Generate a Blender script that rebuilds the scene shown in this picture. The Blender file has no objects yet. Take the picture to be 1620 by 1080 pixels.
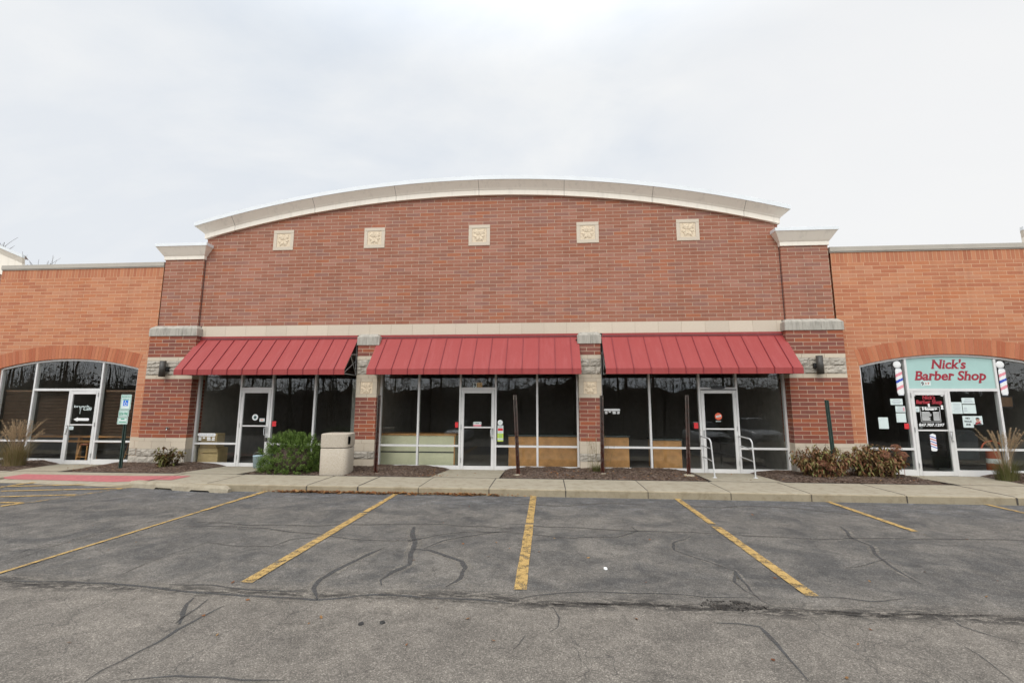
import bpy, bmesh, math, random
from mathutils import Vector, Matrix, noise
random.seed(7)
C = .1016                                  # one brick course
S = bpy.context.scene
COL = S.collection
PI = math.pi

# ------------------------------------------------------------------ camera
FPX, YAW, PIT, ROL = 711.969, -.0761, .13988, .00276
O = Vector((1.87871, -12.13232, 1.63645))
_d = Vector((math.sin(YAW)*math.cos(PIT), math.cos(YAW)*math.cos(PIT), math.sin(PIT)))
_r = Vector((math.cos(YAW), -math.sin(YAW), 0)); _u = _r.cross(_d)
R2 = math.cos(ROL)*_r + math.sin(ROL)*_u; U2 = -math.sin(ROL)*_r + math.cos(ROL)*_u
cam = bpy.data.cameras.new('camera'); cam.sensor_width = 36; cam.lens = FPX/1620*36
cam.clip_start = .05; cam.clip_end = 1500
co = bpy.data.objects.new('camera', cam); COL.objects.link(co)
M = Matrix((R2, U2, -_d)).transposed().to_4x4(); M.translation = O
co.matrix_world = M; S.camera = co

def ray(x, y): return _d + R2*((x-810)/FPX) - U2*((y-540)/FPX)
def onY(x, y, Y):                          # surveyed point of the photo on an upright plane
    v = ray(x, y); return O + v*((Y-O.y)/v.y)
def lot_z(x, y):
    z = -.136 + .086*min(1, max(0, (-x-5.2)/4.2))
    if y < -9.5: z -= min(1.3, (-9.5-y)*.10)
    return z
def gp(x, y):                              # surveyed point on the asphalt
    z = -.136
    v = ray(x, y)
    for _ in range(5):
        p = O + v*((z-O.z)/v.z); z = lot_z(p.x, p.y)
    return p

# ------------------------------------------------------------------ node helpers
class NT:
    def __init__(s, name):
        s.m = bpy.data.materials.new(name); s.m.use_nodes = True
        s.t = s.m.node_tree; s.t.nodes.clear()
        s.out = s.t.nodes.new('ShaderNodeOutputMaterial')
    def n(s, typ, ins=None, **props):
        nd = s.t.nodes.new('ShaderNode'+typ)
        for k, v in props.items(): setattr(nd, k, v)
        for k, v in (ins or {}).items():
            if isinstance(v, bpy.types.NodeSocket): s.t.links.new(v, nd.inputs[k])
            else: nd.inputs[k].default_value = v
        return nd
    def l(s, a, b): s.t.links.new(a, b)
    def math(s, op, a, b=0, c=0):
        return s.n('Math', {0: a, 1: b, 2: c}, operation=op).outputs[0]
    def mix(s, f, a, b, bt='MIX'):
        nd = s.n('Mix', None, data_type='RGBA', blend_type=bt)
        for i, v in ((0, f), (6, a), (7, b)):
            if isinstance(v, bpy.types.NodeSocket): s.l(v, nd.inputs[i])
            else: nd.inputs[i].default_value = v if i == 0 else c4(v)
        return nd.outputs[2]
    def ramp(s, f, stops, interp='LINEAR'):
        nd = s.n('ValToRGB', {0: f}); e = nd.color_ramp; e.interpolation = interp
        while len(e.elements) < len(stops): e.elements.new(.5)
        for k, (p, c) in enumerate(stops):
            e.elements[k].position = p; e.elements[k].color = c4(c)
        return nd.outputs[0]
    def noise(s, vec, scale, detail=4, rough=.55, dist=0):
        return s.n('TexNoise', {'Vector': vec, 'Scale': scale, 'Detail': detail, 'Roughness': rough, 'Distortion': dist}).outputs[0]
    def obj(s): return s.n('TexCoord').outputs['Object']
    def bsdf(s, color, rough=.6, metal=0, spec=.4, normal=None, **kw):
        ins = {'Base Color': color if isinstance(color, bpy.types.NodeSocket) else c4(color), 'Roughness': rough, 'Metallic': metal, 'Specular IOR Level': spec}
        if normal is not None: ins['Normal'] = normal
        ins.update(kw)
        b = s.n('BsdfPrincipled', ins); s.l(b.outputs[0], s.out.inputs[0]); return b
    def bump(s, h, strength=.4, dist=.01):
        return s.n('Bump', {'Height': h, 'Strength': strength, 'Distance': dist}).outputs[0]
def c4(c):
    if isinstance(c, (int, float)): return (c, c, c, 1)
    return tuple(c) if len(c) == 4 else tuple(c)+(1,)
def srgb(r, g, b):
    f = lambda v: v/12.92 if v <= .04045 else ((v+.055)/1.055)**2.4
    return (f(r/255), f(g/255), f(b/255))

def plain(name, col, rough=.5, metal=0, var=.12, vs=6, spec=.4, bump=0, bscale=80):
    t = NT(name); v = t.obj()
    n = t.noise(v, vs, 5)
    lo = tuple(x*(1-var) for x in col); hi = tuple(min(1, x*(1+var)) for x in col)
    c = t.ramp(n, ((.3, lo), (.7, hi)))
    nm = t.bump(t.noise(v, bscale, 3), bump, .004) if bump else None
    t.bsdf(c, rough, metal, spec, nm); return t.m

def brick_mat(name, tones, mortar, shift, bloom=None, w=.4064, h=C, vertical=False, mort=.0055, zshift=0.):
    t = NT(name); v = t.obj()
    s = t.n('SeparateXYZ', {0: v})
    u = t.math('ADD', t.math('ADD', s.outputs[0], s.outputs[1]), shift)
    z = t.math('ADD', s.outputs[2], zshift)
    vec = t.n('CombineXYZ', {0: z, 1: u} if vertical else {0: u, 1: z}).outputs[0]
    b = t.n('TexBrick', {'Vector': vec, 'Color1': c4(0), 'Color2': c4(1), 'Mortar': c4(.5), 'Scale': 1., 'Mortar Size': mort, 'Mortar Smooth': .15, 'Bias': 0., 'Brick Width': w, 'Row Height': h}, offset=.0 if vertical else .5)
    k = len(tones)
    ramp = t.ramp(b.outputs[0], [(i/k, c) for i, c in enumerate(tones)], 'CONSTANT')
    n1 = t.noise(v, 14, 6, .65); n2 = t.noise(v, 160, 3, .6); n3 = t.noise(v, .55, 4)
    c = t.mix(t.math('MULTIPLY', n1, .45), ramp, t.mix(1, ramp, (.68, .62, .62), 'MULTIPLY'))
    c = t.mix(t.math('MULTIPLY', n2, .16), c, (.5, .36, .28))
    if bloom: c = t.mix(t.math('MULTIPLY', t.n('MapRange', {0: n3, 1: .48, 2: .75, 3: 0., 4: .3}).outputs[0], 1), c, bloom)
    mp = t.n('Mapping', {0: v, 3: (2.6, 2.6, .22)})
    c = t.mix(t.n('MapRange', {0: t.noise(mp.outputs[0], 1.3, 6, .7), 1: .5, 2: .75, 3: 0., 4: .5}).outputs[0], c, t.mix(1, c, (.66, .66, .70), 'MULTIPLY'))
    mc = t.mix(n1, tuple(x*.8 for x in mortar), mortar)
    col = t.mix(b.outputs[1], c, mc)
    hgt = t.math('ADD', t.math('MULTIPLY', t.math('SUBTRACT', 1, b.outputs[1]), 1), t.math('MULTIPLY', n2, .25))
    t.bsdf(col, .85, 0, .2, t.bump(hgt, .5, .006)); return t.m

MT = {}
MAIN_T = [(0.3021, 0.1114, 0.0662), (0.2757, 0.0969, 0.0579), (0.3313, 0.131, 0.083), (0.3108, 0.1171, 0.071), (0.2611, 0.1027, 0.0676), (0.3548, 0.1563, 0.1075), (0.2903, 0.1013, 0.0579), (0.3607, 0.1165, 0.055), (0.3197, 0.1273, 0.0816), (0.2698, 0.1201, 0.09), (0.3021, 0.1085, 0.0633), (0.3197, 0.1215, 0.0745)]
PIL_T = [(0.2551, 0.0619, 0.0339), (0.2202, 0.0501, 0.0286), (0.277, 0.0746, 0.0439), (0.1895, 0.0528, 0.0376), (0.3165, 0.0774, 0.0304), (0.242, 0.0564, 0.0322), (0.2028, 0.0601, 0.0447)]
WING_T = [(0.4963, 0.1882, 0.0877), (0.4547, 0.1637, 0.0781), (0.5296, 0.2125, 0.1022), (0.4796, 0.1833, 0.0926), (0.4298, 0.1443, 0.0684), (0.5129, 0.2224, 0.1202), (0.4963, 0.1735, 0.0732)]
MORT = (.48,.35,.25)
MT['brick'] = brick_mat('red_brick', MAIN_T, MORT, .088, bloom=(.42,.20,.15), mort=.0068)
MT['pbrick'] = brick_mat('dark_red_brick', PIL_T, MORT, .301, mort=.0072)
MT['wbrick'] = brick_mat('orange_brick', WING_T, (.62,.38,.23), .12, bloom=(.58,.29,.16), mort=.0066)
MT['soldier'] = brick_mat('orange_soldier_brick', WING_T[:5], (.56,.33,.19), .0, mort=.0066, w=.4064, h=.105, vertical=True, zshift=-53*C+.05)

def voussoir():
    t = NT('orange_arch_brick'); g = t.n('NewGeometry'); v = t.obj()
    c = t.ramp(g.outputs['Random Per Island'], [(i/5, (x[0]*.97, x[1]*.92, x[2]*.98)) for i, x in enumerate(WING_T[:5])], 'CONSTANT')
    n = t.noise(v, 14, 6, .65)
    c = t.mix(t.math('MULTIPLY', n, .5), c, t.mix(1, c, (.65, .6, .6), 'MULTIPLY'))
    t.bsdf(c, .85, 0, .2, t.bump(t.noise(v, 150, 3), .4, .004)); return t.m
MT['vous'] = voussoir()

def stone(name, col, var, grime=0, rough=False):
    t = NT(name); v = t.obj(); g = t.n('NewGeometry')
    rnd = g.outputs['Random Per Island']
    c = t.ramp(rnd, ((0, tuple(x*(1-var) for x in col)), (1, tuple(min(1, x*(1+var)) for x in col))))
    n = t.noise(v, 45 if rough else 22, 6, .7)
    c = t.mix(t.math('MULTIPLY', n, .35), c, t.mix(1, c, (.6, .57, .52), 'MULTIPLY'))
    if grime:
        mp = t.n('Mapping', {0: v, 3: (9, 9, 1.6)})
        st = t.noise(mp.outputs[0], 1.4, 5, .7)
        c = t.mix(t.n('MapRange', {0: st, 1: .45, 2: .72, 3: 0., 4: grime}).outputs[0], c, (.10,.095,.085))
    h = t.noise(v, 30 if rough else 120, 6, .7)
    t.bsdf(c, .9, 0, .15, t.bump(h, .9 if rough else .25, .02 if rough else .004)); return t.m
MT['stone'] = stone('pale_cast_stone', (.56,.48,.375), .10)
MT['band'] = stone('cream_cast_stone_tile', (.61,.525,.42), .05)
MT['capst'] = stone('weathered_grey_cap_stone', (.43,.40,.345), .06, .6)
MT['rock'] = stone('split_face_limestone', (.46,.415,.35), .18, .4, True)
MT['mortar'] = plain('mortar', (.42,.33,.24), .95)
MT['relief'] = plain('tan_relief_stone', (.66,.54,.39), .9, var=.15, vs=25)

def cornice_mat():
    t = NT('tan_cornice'); v = t.obj(); s = t.n('SeparateXYZ', {0: v})
    f = t.math('ABSOLUTE', t.math('SUBTRACT', t.math('FRACT', t.math('ADD', t.math('DIVIDE', s.outputs[0], 2.42), .5)), .5))
    ln = t.math('LESS_THAN', f, .0028)
    n = t.noise(v, 7, 5); c = t.mix(n, (.82,.75,.64), (.86,.79,.68))
    mp = t.n('Mapping', {0: v, 3: (5, 5, .7)})
    c = t.mix(t.n('MapRange', {0: t.noise(mp.outputs[0], 1.5, 6, .7), 1: .52, 2: .8, 3: 0., 4: .3}).outputs[0], c, (.3,.27,.23))
    c = t.mix(ln, c, (.36,.31,.26))
    t.bsdf(c, .8, 0, .2, t.bump(t.noise(v, 180, 3), .1, .002)); return t.m
MT['cornice'] = cornice_mat()
MT['coping'] = plain('pale_metal_coping', (.72,.74,.74), .45, var=.04, vs=2)
MT['tancoping'] = plain('tan_metal_coping', (.40,.36,.30), .5, var=.06, vs=2)

def awn():
    t = NT('red_awning_metal'); v = t.obj()
    n = t.noise(v, 1.6, 5); n2 = t.noise(v, 40, 4, .7)
    c = t.mix(n, (.275,.036,.033), (.32,.05,.045))
    mp = t.n('Mapping', {0: v, 3: (7, .8, .8)})
    c = t.mix(t.n('MapRange', {0: t.noise(mp.outputs[0], 1.6, 6, .7), 1: .5, 2: .8, 3: 0., 4: .5}).outputs[0], c, (.37,.09,.087))
    c = t.mix(t.n('MapRange', {0: n2, 1: .68, 2: .8, 3: 0., 4: .25}).outputs[0], c, (.5,.3,.27))
    t.bsdf(c, .5, 0, .35, t.bump(n, .15, .03)); return t.m
MT['awning'] = awn()
MT['awnseam'] = plain('dark_red_seam', (.22,.026,.032), .5, var=.1)
MT['alu'] = plain('white_aluminium', (.66,.645,.62), .4, var=.05, vs=3)
MT['alu2'] = plain('silver_aluminium', (.50,.50,.49), .32, .7, var=.05)
MT['white'] = plain('white_paint', (.78,.78,.76), .5, var=.04)
MT['rail'] = plain('greyed_white_rail_paint', (.56,.56,.545), .4, var=.1)
MT['black'] = plain('black_plastic', (.012,.012,.012), .4)
MT['lamp'] = plain('bronze_painted_metal', (.052,.047,.04), .45, var=.15, vs=20)
MT['redst'] = plain('red_sticker', (.62,.03,.035), .5, var=.05)
MT['orangest'] = plain('orange_sticker', (.72,.13,.06), .5, var=.05)
MT['green'] = plain('lime_sticker', (.50,.62,.09), .5, var=.05)
MT['pink'] = plain('pink_ink', (.72,.27,.31), .5, var=.05)
MT['blue'] = plain('blue_ink', (.03,.07,.45), .5, var=.05)
MT['hblue'] = plain('sign_blue', (.015,.16,.62), .4, var=.05)
MT['sgreen'] = plain('sign_green', (.06,.32,.20), .4, var=.05)
MT['signface'] = plain('sign_face', (.62,.70,.67), .4, var=.05)
MT['ink'] = plain('dark_ink', (.03,.03,.035), .6)
MT['grey'] = plain('grey_ink', (.38,.40,.43), .6)
MT['gold'] = plain('faded_gold_tile', (.62,.42,.20), .6, var=.15, vs=40)
MT['teal'] = plain('pale_teal_sign', (.36,.53,.49), .4, var=.04, vs=3)
MT['maroon'] = plain('maroon_letters', (.31,.018,.035), .45, var=.06)
MT['wood'] = plain('honey_wood', (.62,.31,.115), .45, var=.2, vs=5)
MT['wood2'] = plain('table_wood', (.55,.26,.09), .4, var=.15, vs=5)
MT['cream'] = plain('cream_laminate', (.80,.76,.52), .5, var=.04)
MT['stonetop'] = plain('grey_counter_top', (.09,.10,.095), .25, var=.2, vs=30)
MT['card'] = plain('cardboard', (.50,.36,.18), .85, var=.1)
MT['room'] = plain('interior_wall_paint', (.24,.22,.195), .9, var=.1)
MT['carpet'] = plain('interior_carpet', (.13,.125,.12), .95, var=.2, vs=60)
MT['slat'] = plain('brown_blind_slat', (.15,.085,.05), .6, var=.1)
MT['skin'] = plain('printed_skin', (.42,.24,.17), .7)
MT['leather'] = plain('dark_upholstery', (.03,.032,.034), .5, var=.2)
MT['orange'] = plain('safety_orange', (.42,.085,.03), .5)
MT['roof'] = plain('roof_membrane', (.28,.27,.26), .9)

def rust():
    t = NT('rusty_steel'); v = t.obj(); s = t.n('SeparateXYZ', {0: v})
    n = t.noise(v, 12, 6, .7)
    k = t.math('ADD', n, t.math('MULTIPLY', s.outputs[2], .16))
    c = t.ramp(k, ((.42, (.11,.028,.016)), (.56, (.06,.024,.017)), (.66, (.13,.085,.07)), (.8, (.055,.05,.045)), (.92, (.2,.16,.13))))
    t.bsdf(c, .8, .2, .3, t.bump(t.noise(v, 90, 4), .5, .004)); return t.m
MT['rust'] = rust()
MT['gpost'] = plain('dark_green_steel', (.035,.062,.05), .55, .1, var=.35, vs=14)

def glass():
    t = NT('tinted_glass')
    tr = t.n('BsdfTransparent', {0: c4((.94,.955,.945))}); gl = t.n('BsdfGlossy', {0: c4(1), 1: .0})
    g = t.n('NewGeometry')
    cs = t.math('ABSOLUTE', t.n('VectorMath', {0: g.outputs['Normal'], 1: g.outputs['Incoming']}, operation='DOT_PRODUCT').outputs['Value'])
    fr = t.math('ADD', .035, t.math('MULTIPLY', .96, t.math('POWER', t.math('SUBTRACT', 1, cs), 5)))
    mx = t.n('MixShader', {0: fr})
    t.l(tr.outputs[0], mx.inputs[1]); t.l(gl.outputs[0], mx.inputs[2]); t.l(mx.outputs[0], t.out.inputs[0])
    return t.m
MT['glass'] = glass()

def asphalt():
    t = NT('asphalt'); v = t.obj(); s = t.n('SeparateXYZ', {0: v})
    big = t.noise(v, .35, 5, .6); mid = t.noise(v, 1.7, 6, .65, .6); fine = t.noise(v, 26, 4, .7)
    agg = t.n('TexVoronoi', {'Vector': v, 'Scale': 150.}).outputs['Color']
    aggv = t.n('SeparateColor', {0: agg}).outputs[0]
    # resurfaced stalls are bluer and darker, the drive lane is browner and more worn
    lane = t.n('MapRange', {0: t.math('ADD', s.outputs[1], t.math('MULTIPLY', t.math('SUBTRACT', mid, .5), .5)), 1: -7.5, 2: -7.8, 3: 0., 4: 1.}).outputs[0]
    stall = t.mix(t.n('MapRange', {0: mid, 1: .38, 2: .64, 3: 0., 4: 1.}).outputs[0], (.108,.103,.096), (.205,.187,.163))
    ln = t.mix(t.n('MapRange', {0: mid, 1: .3, 2: .7, 3: 0., 4: 1.}).outputs[0], (.172,.154,.132), (.242,.215,.182))
    c = t.mix(lane, stall, ln)
    # near the kerb: sealer rubbed to pale blue-grey flecks
    kb = t.n('MapRange', {0: s.outputs[1], 1: -4.6, 2: -3.0, 3: 0., 4: 1.}).outputs[0]
    mp = t.n('Mapping', {0: v, 3: (1., 2.6, 1)})
    fl = t.n('MapRange', {0: t.noise(mp.outputs[0], 3.2, 7, .75, .5), 1: .52, 2: .68, 3: 0., 4: 1.}).outputs[0]
    tr = t.math('ADD', s.outputs[1], t.math('ADD', 7.74, t.math('MULTIPLY', t.math('SUBTRACT', t.noise(v, .9, 5), .5), .55)))
    band = t.n('MapRange', {0: t.math('ABSOLUTE', tr), 1: .05, 2: .42, 3: 1., 4: 0.}).outputs[0]
    crumb = t.noise(t.n('Mapping', {0: v, 3: (3, 9, 1)}).outputs[0], 2.2, 8, .8)
    c = t.mix(t.math('MULTIPLY', band, t.n('MapRange', {0: crumb, 1: .42, 2: .6, 3: 0., 4: .75}).outputs[0]), c, (.25,.222,.185))
    c = t.mix(t.math('MULTIPLY', t.n('MapRange', {0: t.math('ABSOLUTE', tr), 1: .02, 2: .16, 3: 1., 4: 0.}).outputs[0], t.n('MapRange', {0: crumb, 1: .56, 2: .49, 3: 0., 4: .85}).outputs[0]), c, (.035,.032,.029))
    c = t.mix(t.math('MULTIPLY', kb, .6), c, (.115,.115,.118))
    c = t.mix(t.math('MULTIPLY', t.math('MULTIPLY', kb, fl), .75), c, (.30,.305,.315))
    c = t.mix(t.n('MapRange', {0: big, 1: .42, 2: .66, 3: 0., 4: .5}).outputs[0], c, t.mix(1, c, (.74,.74,.755), 'MULTIPLY'))
    stn = t.noise(v, 5.5, 7, .72, .8)
    c = t.mix(1, c, t.ramp(stn, ((.3, .74), (.5, 1.), (.68, 1.22))), 'MULTIPLY')
    c = t.mix(t.math('MULTIPLY', fine, .6), c, t.mix(1, c, (.55,.55,.55), 'MULTIPLY'))
    gr = t.ramp(aggv, ((0, .42), (.5, .88), (.85, 1.15), (1, 2.0)))
    c = t.mix(.8, c, gr, 'MULTIPLY')
    # hairline crazing
    wv = t.n('Mapping', {0: v}); wn = t.n('TexNoise', {'Vector': v, 'Scale': 2.5, 'Detail': 4.})
    ad = t.n('VectorMath', {0: v, 1: t.n('VectorMath', {0: wn.outputs['Color'], 3: .35}, operation='SCALE').outputs[0]}, operation='ADD').outputs[0]
    e = t.n('TexVoronoi', {'Vector': ad, 'Scale': 1.15}, feature='DISTANCE_TO_EDGE').outputs['Distance']
    msk = t.n('MapRange', {0: t.noise(v, .8, 3), 1: .46, 2: .56, 3: 0., 4: 1.}).outputs[0]
    cr = t.math('MULTIPLY', t.math('LESS_THAN', e, .004), msk)
    c = t.mix(t.math('MULTIPLY', cr, .5), c, (.05,.047,.044))
    h = t.math('ADD', t.math('MULTIPLY', aggv, .6), t.math('ADD', t.math('MULTIPLY', fine, .5), t.math('MULTIPLY', cr, -1.5)))
    t.bsdf(c, .88, 0, .25, t.bump(h, .55, .006)); return t.m
MT['asphalt'] = asphalt()

def worn(name, col, th, soft=.06, scale=9, rough=.8, under=(.09,.085,.08)):
    t = NT(name); v = t.obj()
    n = t.math('ADD', t.math('MULTIPLY', t.noise(v, scale, 8, .75), .62), t.math('MULTIPLY', t.noise(v, scale*9, 3, .7), .38))
    f = t.n('MapRange', {0: n, 1: th-soft, 2: th+soft, 3: 0., 4: 1.}).outputs[0]
    c = t.mix(t.noise(v, 30, 4), tuple(x*.75 for x in col), col)
    b = t.n('BsdfPrincipled', {'Base Color': c, 'Roughness': rough, 'Specular IOR Level': .25})
    tr = t.n('BsdfTransparent'); mx = t.n('MixShader', {0: f})
    t.l(tr.outputs[0], mx.inputs[1]); t.l(b.outputs[0], mx.inputs[2]); t.l(mx.outputs[0], t.out.inputs[0]); return t.m
MT['line'] = worn('worn_yellow_paint', (.50,.33,.12), .46)
MT['line2'] = worn('faded_yellow_paint', (.52,.35,.13), .53, .05)
MT['line3'] = worn('nearly_gone_yellow_paint', (.46,.34,.17), .62, .05)
MT['seal'] = worn('crack_filler', (.082,.080,.078), .42, .17, 5)
MT['seal2'] = plain('dark_asphalt_lump', (.04,.038,.036), .9)
MT['rim'] = worn('worn_asphalt_rim', (.26,.235,.20), .53, .10, 5)
MT['crackd'] = worn('open_crack', (.028,.025,.022), .50, .08, 10)

def concrete(name, a, b, joints=True):
    t = NT(name); v = t.obj()
    n = t.noise(v, 1.3, 6, .6); f = t.noise(v, 60, 4, .7); st = t.noise(v, 5, 7, .75)
    c = t.mix(n, a, b)
    c = t.mix(t.n('MapRange', {0: st, 1: .47, 2: .7, 3: 0., 4: .7}).outputs[0], c, t.mix(1, c, (.6,.55,.48), 'MULTIPLY'))
    c = t.mix(t.math('MULTIPLY', f, .35), c, t.mix(1, c, (.55,.54,.52), 'MULTIPLY'))
    t.bsdf(c, .9, 0, .2, t.bump(f, .4, .004)); return t.m
MT['walk'] = concrete('sidewalk_concrete', (.335,.295,.222), (.41,.365,.278))
MT['kerb'] = concrete('kerb_concrete', (.29,.24,.16), (.37,.315,.22))
MT['oldconc'] = concrete('old_concrete', (.34,.29,.21), (.42,.37,.28))
MT['tactile'] = plain('red_tactile_paving', (.40,.125,.125), .8, var=.15, vs=14, bump=.5, bscale=60)
MT['joint'] = plain('dark_joint', (.07,.06,.05), .95)

def mulch_mat():
    t = NT('mulch'); v = t.obj()
    vo = t.n('TexVoronoi', {'Vector': t.n('Mapping', {0: v, 3: (38, 60, 50)}).outputs[0], 'Scale': 1.})
    k = t.n('SeparateColor', {0: vo.outputs['Color']}).outputs[0]
    c = t.ramp(k, ((0, (.04,.026,.019)), (.3, (.085,.055,.042)), (.6, (.135,.09,.068)), (.86, (.20,.14,.105)), (1, (.36,.27,.205))))
    c = t.mix(t.n('MapRange', {0: t.noise(v, 1.6, 4), 1: .45, 2: .7, 3: 0., 4: .5}).outputs[0], c, (.20,.16,.135))
    h = t.math('ADD', k, t.noise(v, 30, 5)); t.bsdf(c, .95, 0, .1, t.bump(h, 1, .03)); return t.m
MT['mulch'] = mulch_mat()

def aggregate():
    t = NT('exposed_aggregate_concrete'); v = t.obj()
    vo = t.n('TexVoronoi', {'Vector': v, 'Scale': 85.})
    k = t.n('SeparateColor', {0: vo.outputs['Color']}).outputs[0]
    c = t.ramp(k, ((0, (.36,.30,.23)), (.4, (.47,.41,.335)), (.75, (.54,.48,.40)), (1, (.42,.35,.27))))
    d = vo.outputs['Distance']
    c = t.mix(t.n('MapRange', {0: d, 1: .35, 2: .7, 3: 0., 4: .6}).outputs[0], c, (.46,.40,.31))
    t.bsdf(c, .85, 0, .25, t.bump(t.math('SUBTRACT', 1, d), .5, .006)); return t.m
MT['agg'] = aggregate()

def leaf_mat(name, tones, rough=.6):
    t = NT(name); g = t.n('NewGeometry'); v = t.obj()
    k = len(tones)
    c = t.ramp(g.outputs['Random Per Island'], [(i/(k-1), x) for i, x in enumerate(tones)])
    c = t.mix(t.math('MULTIPLY', t.noise(v, 5, 3), .5), c, t.mix(1, c, (.6,.65,.5), 'MULTIPLY'))
    b = t.n('BsdfPrincipled', {'Base Color': c, 'Roughness': rough, 'Specular IOR Level': .3})
    tl = t.n('BsdfTranslucent', {0: c}); mx = t.n('MixShader', {0: .25})
    t.l(b.outputs[0], mx.inputs[1]); t.l(tl.outputs[0], mx.inputs[2]); t.l(mx.outputs[0], t.out.inputs[0]); return t.m
MT['box'] = leaf_mat('evergreen_leaves', [(.05,.095,.018),(.10,.175,.033),(.165,.255,.052),(.27,.36,.095),(.12,.19,.038)])
MT['hyd'] = leaf_mat('autumn_leaves', [(.05,.05,.014),(.13,.14,.03),(.20,.115,.045),(.16,.06,.035),(.22,.22,.06),(.10,.05,.025)])
MT['dry'] = leaf_mat('withered_leaves', [(.20,.075,.035),(.30,.135,.065),(.17,.06,.03),(.36,.19,.10),(.24,.12,.055),(.15,.065,.032),(.27,.26,.085),(.20,.09,.045),(.19,.21,.06),(.33,.33,.12)])
MT['flower'] = leaf_mat('dried_flower_head', [(.40,.18,.11),(.50,.26,.16),(.36,.14,.10),(.55,.33,.20)])
MT['grass'] = leaf_mat('tawny_grass', [(.30,.215,.11),(.22,.19,.075),(.38,.28,.16),(.17,.16,.05),(.32,.20,.10)])
MT['ggrass'] = leaf_mat('green_grass_blades', [(.10,.115,.032),(.15,.155,.05),(.22,.19,.08),(.075,.09,.03)])
MT['plume'] = leaf_mat('grass_plume', [(.42,.30,.18),(.50,.37,.24),(.36,.24,.14)])
MT['litter'] = leaf_mat('fallen_leaf', [(.25,.085,.028),(.36,.15,.05),(.17,.06,.028),(.42,.24,.10),(.22,.10,.04)], .8)
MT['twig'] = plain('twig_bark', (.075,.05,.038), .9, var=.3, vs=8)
MT['bark'] = plain('grey_bark', (.16,.14,.125), .95, var=.3, vs=8)
MT['wood_far'] = leaf_mat('autumn_woods', [(.07,.055,.042),(.12,.085,.058),(.085,.075,.05),(.17,.115,.08)])

# ------------------------------------------------------------------ mesh helpers
class MB:
    def __init__(s): s.v = []; s.f = []; s.mi = []; s.sm = []
    def face(s, pts, m=0, smooth=False):
        b = len(s.v); s.v += [tuple(p) for p in pts]; s.f.append(tuple(range(b, b+len(pts)))); s.mi.append(m); s.sm.append(smooth)
    def box(s, x0, x1, y0, y1, z0, z1, m=0):
        b = len(s.v)
        s.v += [(x0,y0,z0),(x1,y0,z0),(x1,y1,z0),(x0,y1,z0),(x0,y0,z1),(x1,y0,z1),(x1,y1,z1),(x0,y1,z1)]
        for q in ((3,2,1,0),(4,5,6,7),(0,1,5,4),(1,2,6,5),(2,3,7,6),(3,0,4,7)):
            s.f.append(tuple(b+i for i in q)); s.mi.append(m); s.sm.append(False)
    def grid(s, rows, m=0, smooth=False, close=False):
        b = len(s.v); n = len(rows[0])
        for r in rows: s.v += [tuple(p) for p in r]
        for i in range(len(rows)-1):
            for j in range(n if close else n-1):
                k = (j+1) % n
                s.f.append((b+i*n+j, b+i*n+k, b+(i+1)*n+k, b+(i+1)*n+j)); s.mi.append(m); s.sm.append(smooth)
    def tube(s, pts, r, n=8, m=0, caps=True):
        pts = [Vector(p) for p in pts]; rr = r if isinstance(r, (list, tuple)) else [r]*len(pts)
        rows = []; up = None
        for i, p in enumerate(pts):
            d = (pts[min(i+1, len(pts)-1)]-pts[max(i-1, 0)]).normalized()
            if up is None or abs(d.dot(up)) > .98:
                up = Vector((0,0,1)) if abs(d.z) < .9 else Vector((0,1,0))
            a = d.cross(up).normalized(); c = a.cross(d); up = c
            rows.append([p + a*(rr[i]*math.cos(2*PI*k/n)) + c*(rr[i]*math.sin(2*PI*k/n)) for k in range(n)])
        s.grid(rows, m, n > 5, True)
        if caps: s.face(rows[0][::-1], m); s.face(rows[-1], m)
    def lathe(s, prof, cx, cy, n=24, m=0, smooth=True):
        rows = [[(cx+r*math.cos(2*PI*k/n), cy+r*math.sin(2*PI*k/n), z) for k in range(n)] for r, z in prof]
        s.grid(rows, m, smooth, True)
    def poly(s, pts2, y0, y1, m=0):          # outline in x,z, extruded along y
        n = len(pts2)
        s.face([(x, y0, z) for x, z in pts2], m)
        s.face([(x, y1, z) for x, z in pts2][::-1], m)
        for i in range(n):
            (a, b), (c, d) = pts2[i], pts2[(i+1) % n]
            s.face([(a,y0,b),(a,y1,b),(c,y1,d),(c,y0,d)], m)
    def obj(s, name, mats, parent=None, bev=0, loc=None):
        me = bpy.data.meshes.new(name); me.from_pydata(s.v, [], s.f)
        for m in (mats if isinstance(mats, (list, tuple)) else [mats]): me.materials.append(MT[m] if isinstance(m, str) else m)
        me.polygons.foreach_set('material_index', s.mi); me.polygons.foreach_set('use_smooth', s.sm); me.update()
        o = bpy.data.objects.new(name, me); COL.objects.link(o)
        put(o, parent)
        if loc is not None:                    # move the origin to the thing's base
            me.transform(Matrix.Translation(-Vector(loc))); o.location = Vector(loc)
        if bev:
            bm = bmesh.new(); bm.from_mesh(me); bmesh.ops.remove_doubles(bm, verts=bm.verts, dist=1e-5); bm.to_mesh(me); bm.free()
            md = o.modifiers.new('bevel', 'BEVEL'); md.width = bev; md.segments = 2; md.limit_method = 'ANGLE'; md.angle_limit = .6
        return o
def off(o):                                     # world offset of a thing or a part
    return o.location if o.parent is None else o.location + off(o.parent)
def put(o, parent):
    if parent is not None:
        o.parent = parent; o.location = -off(parent)
def tag(o, label, cat, group=None):
    o['label'] = label; o['category'] = cat
    if group: o['group'] = group
    return o
def thing(name, label, cat, loc=(0,0,0), group=None):
    o = bpy.data.objects.new(name, None); COL.objects.link(o); o.location = loc; o.empty_display_size = .3
    return tag(o, label, cat, group)
def struct(o): o['kind'] = 'structure'; return o
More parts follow.
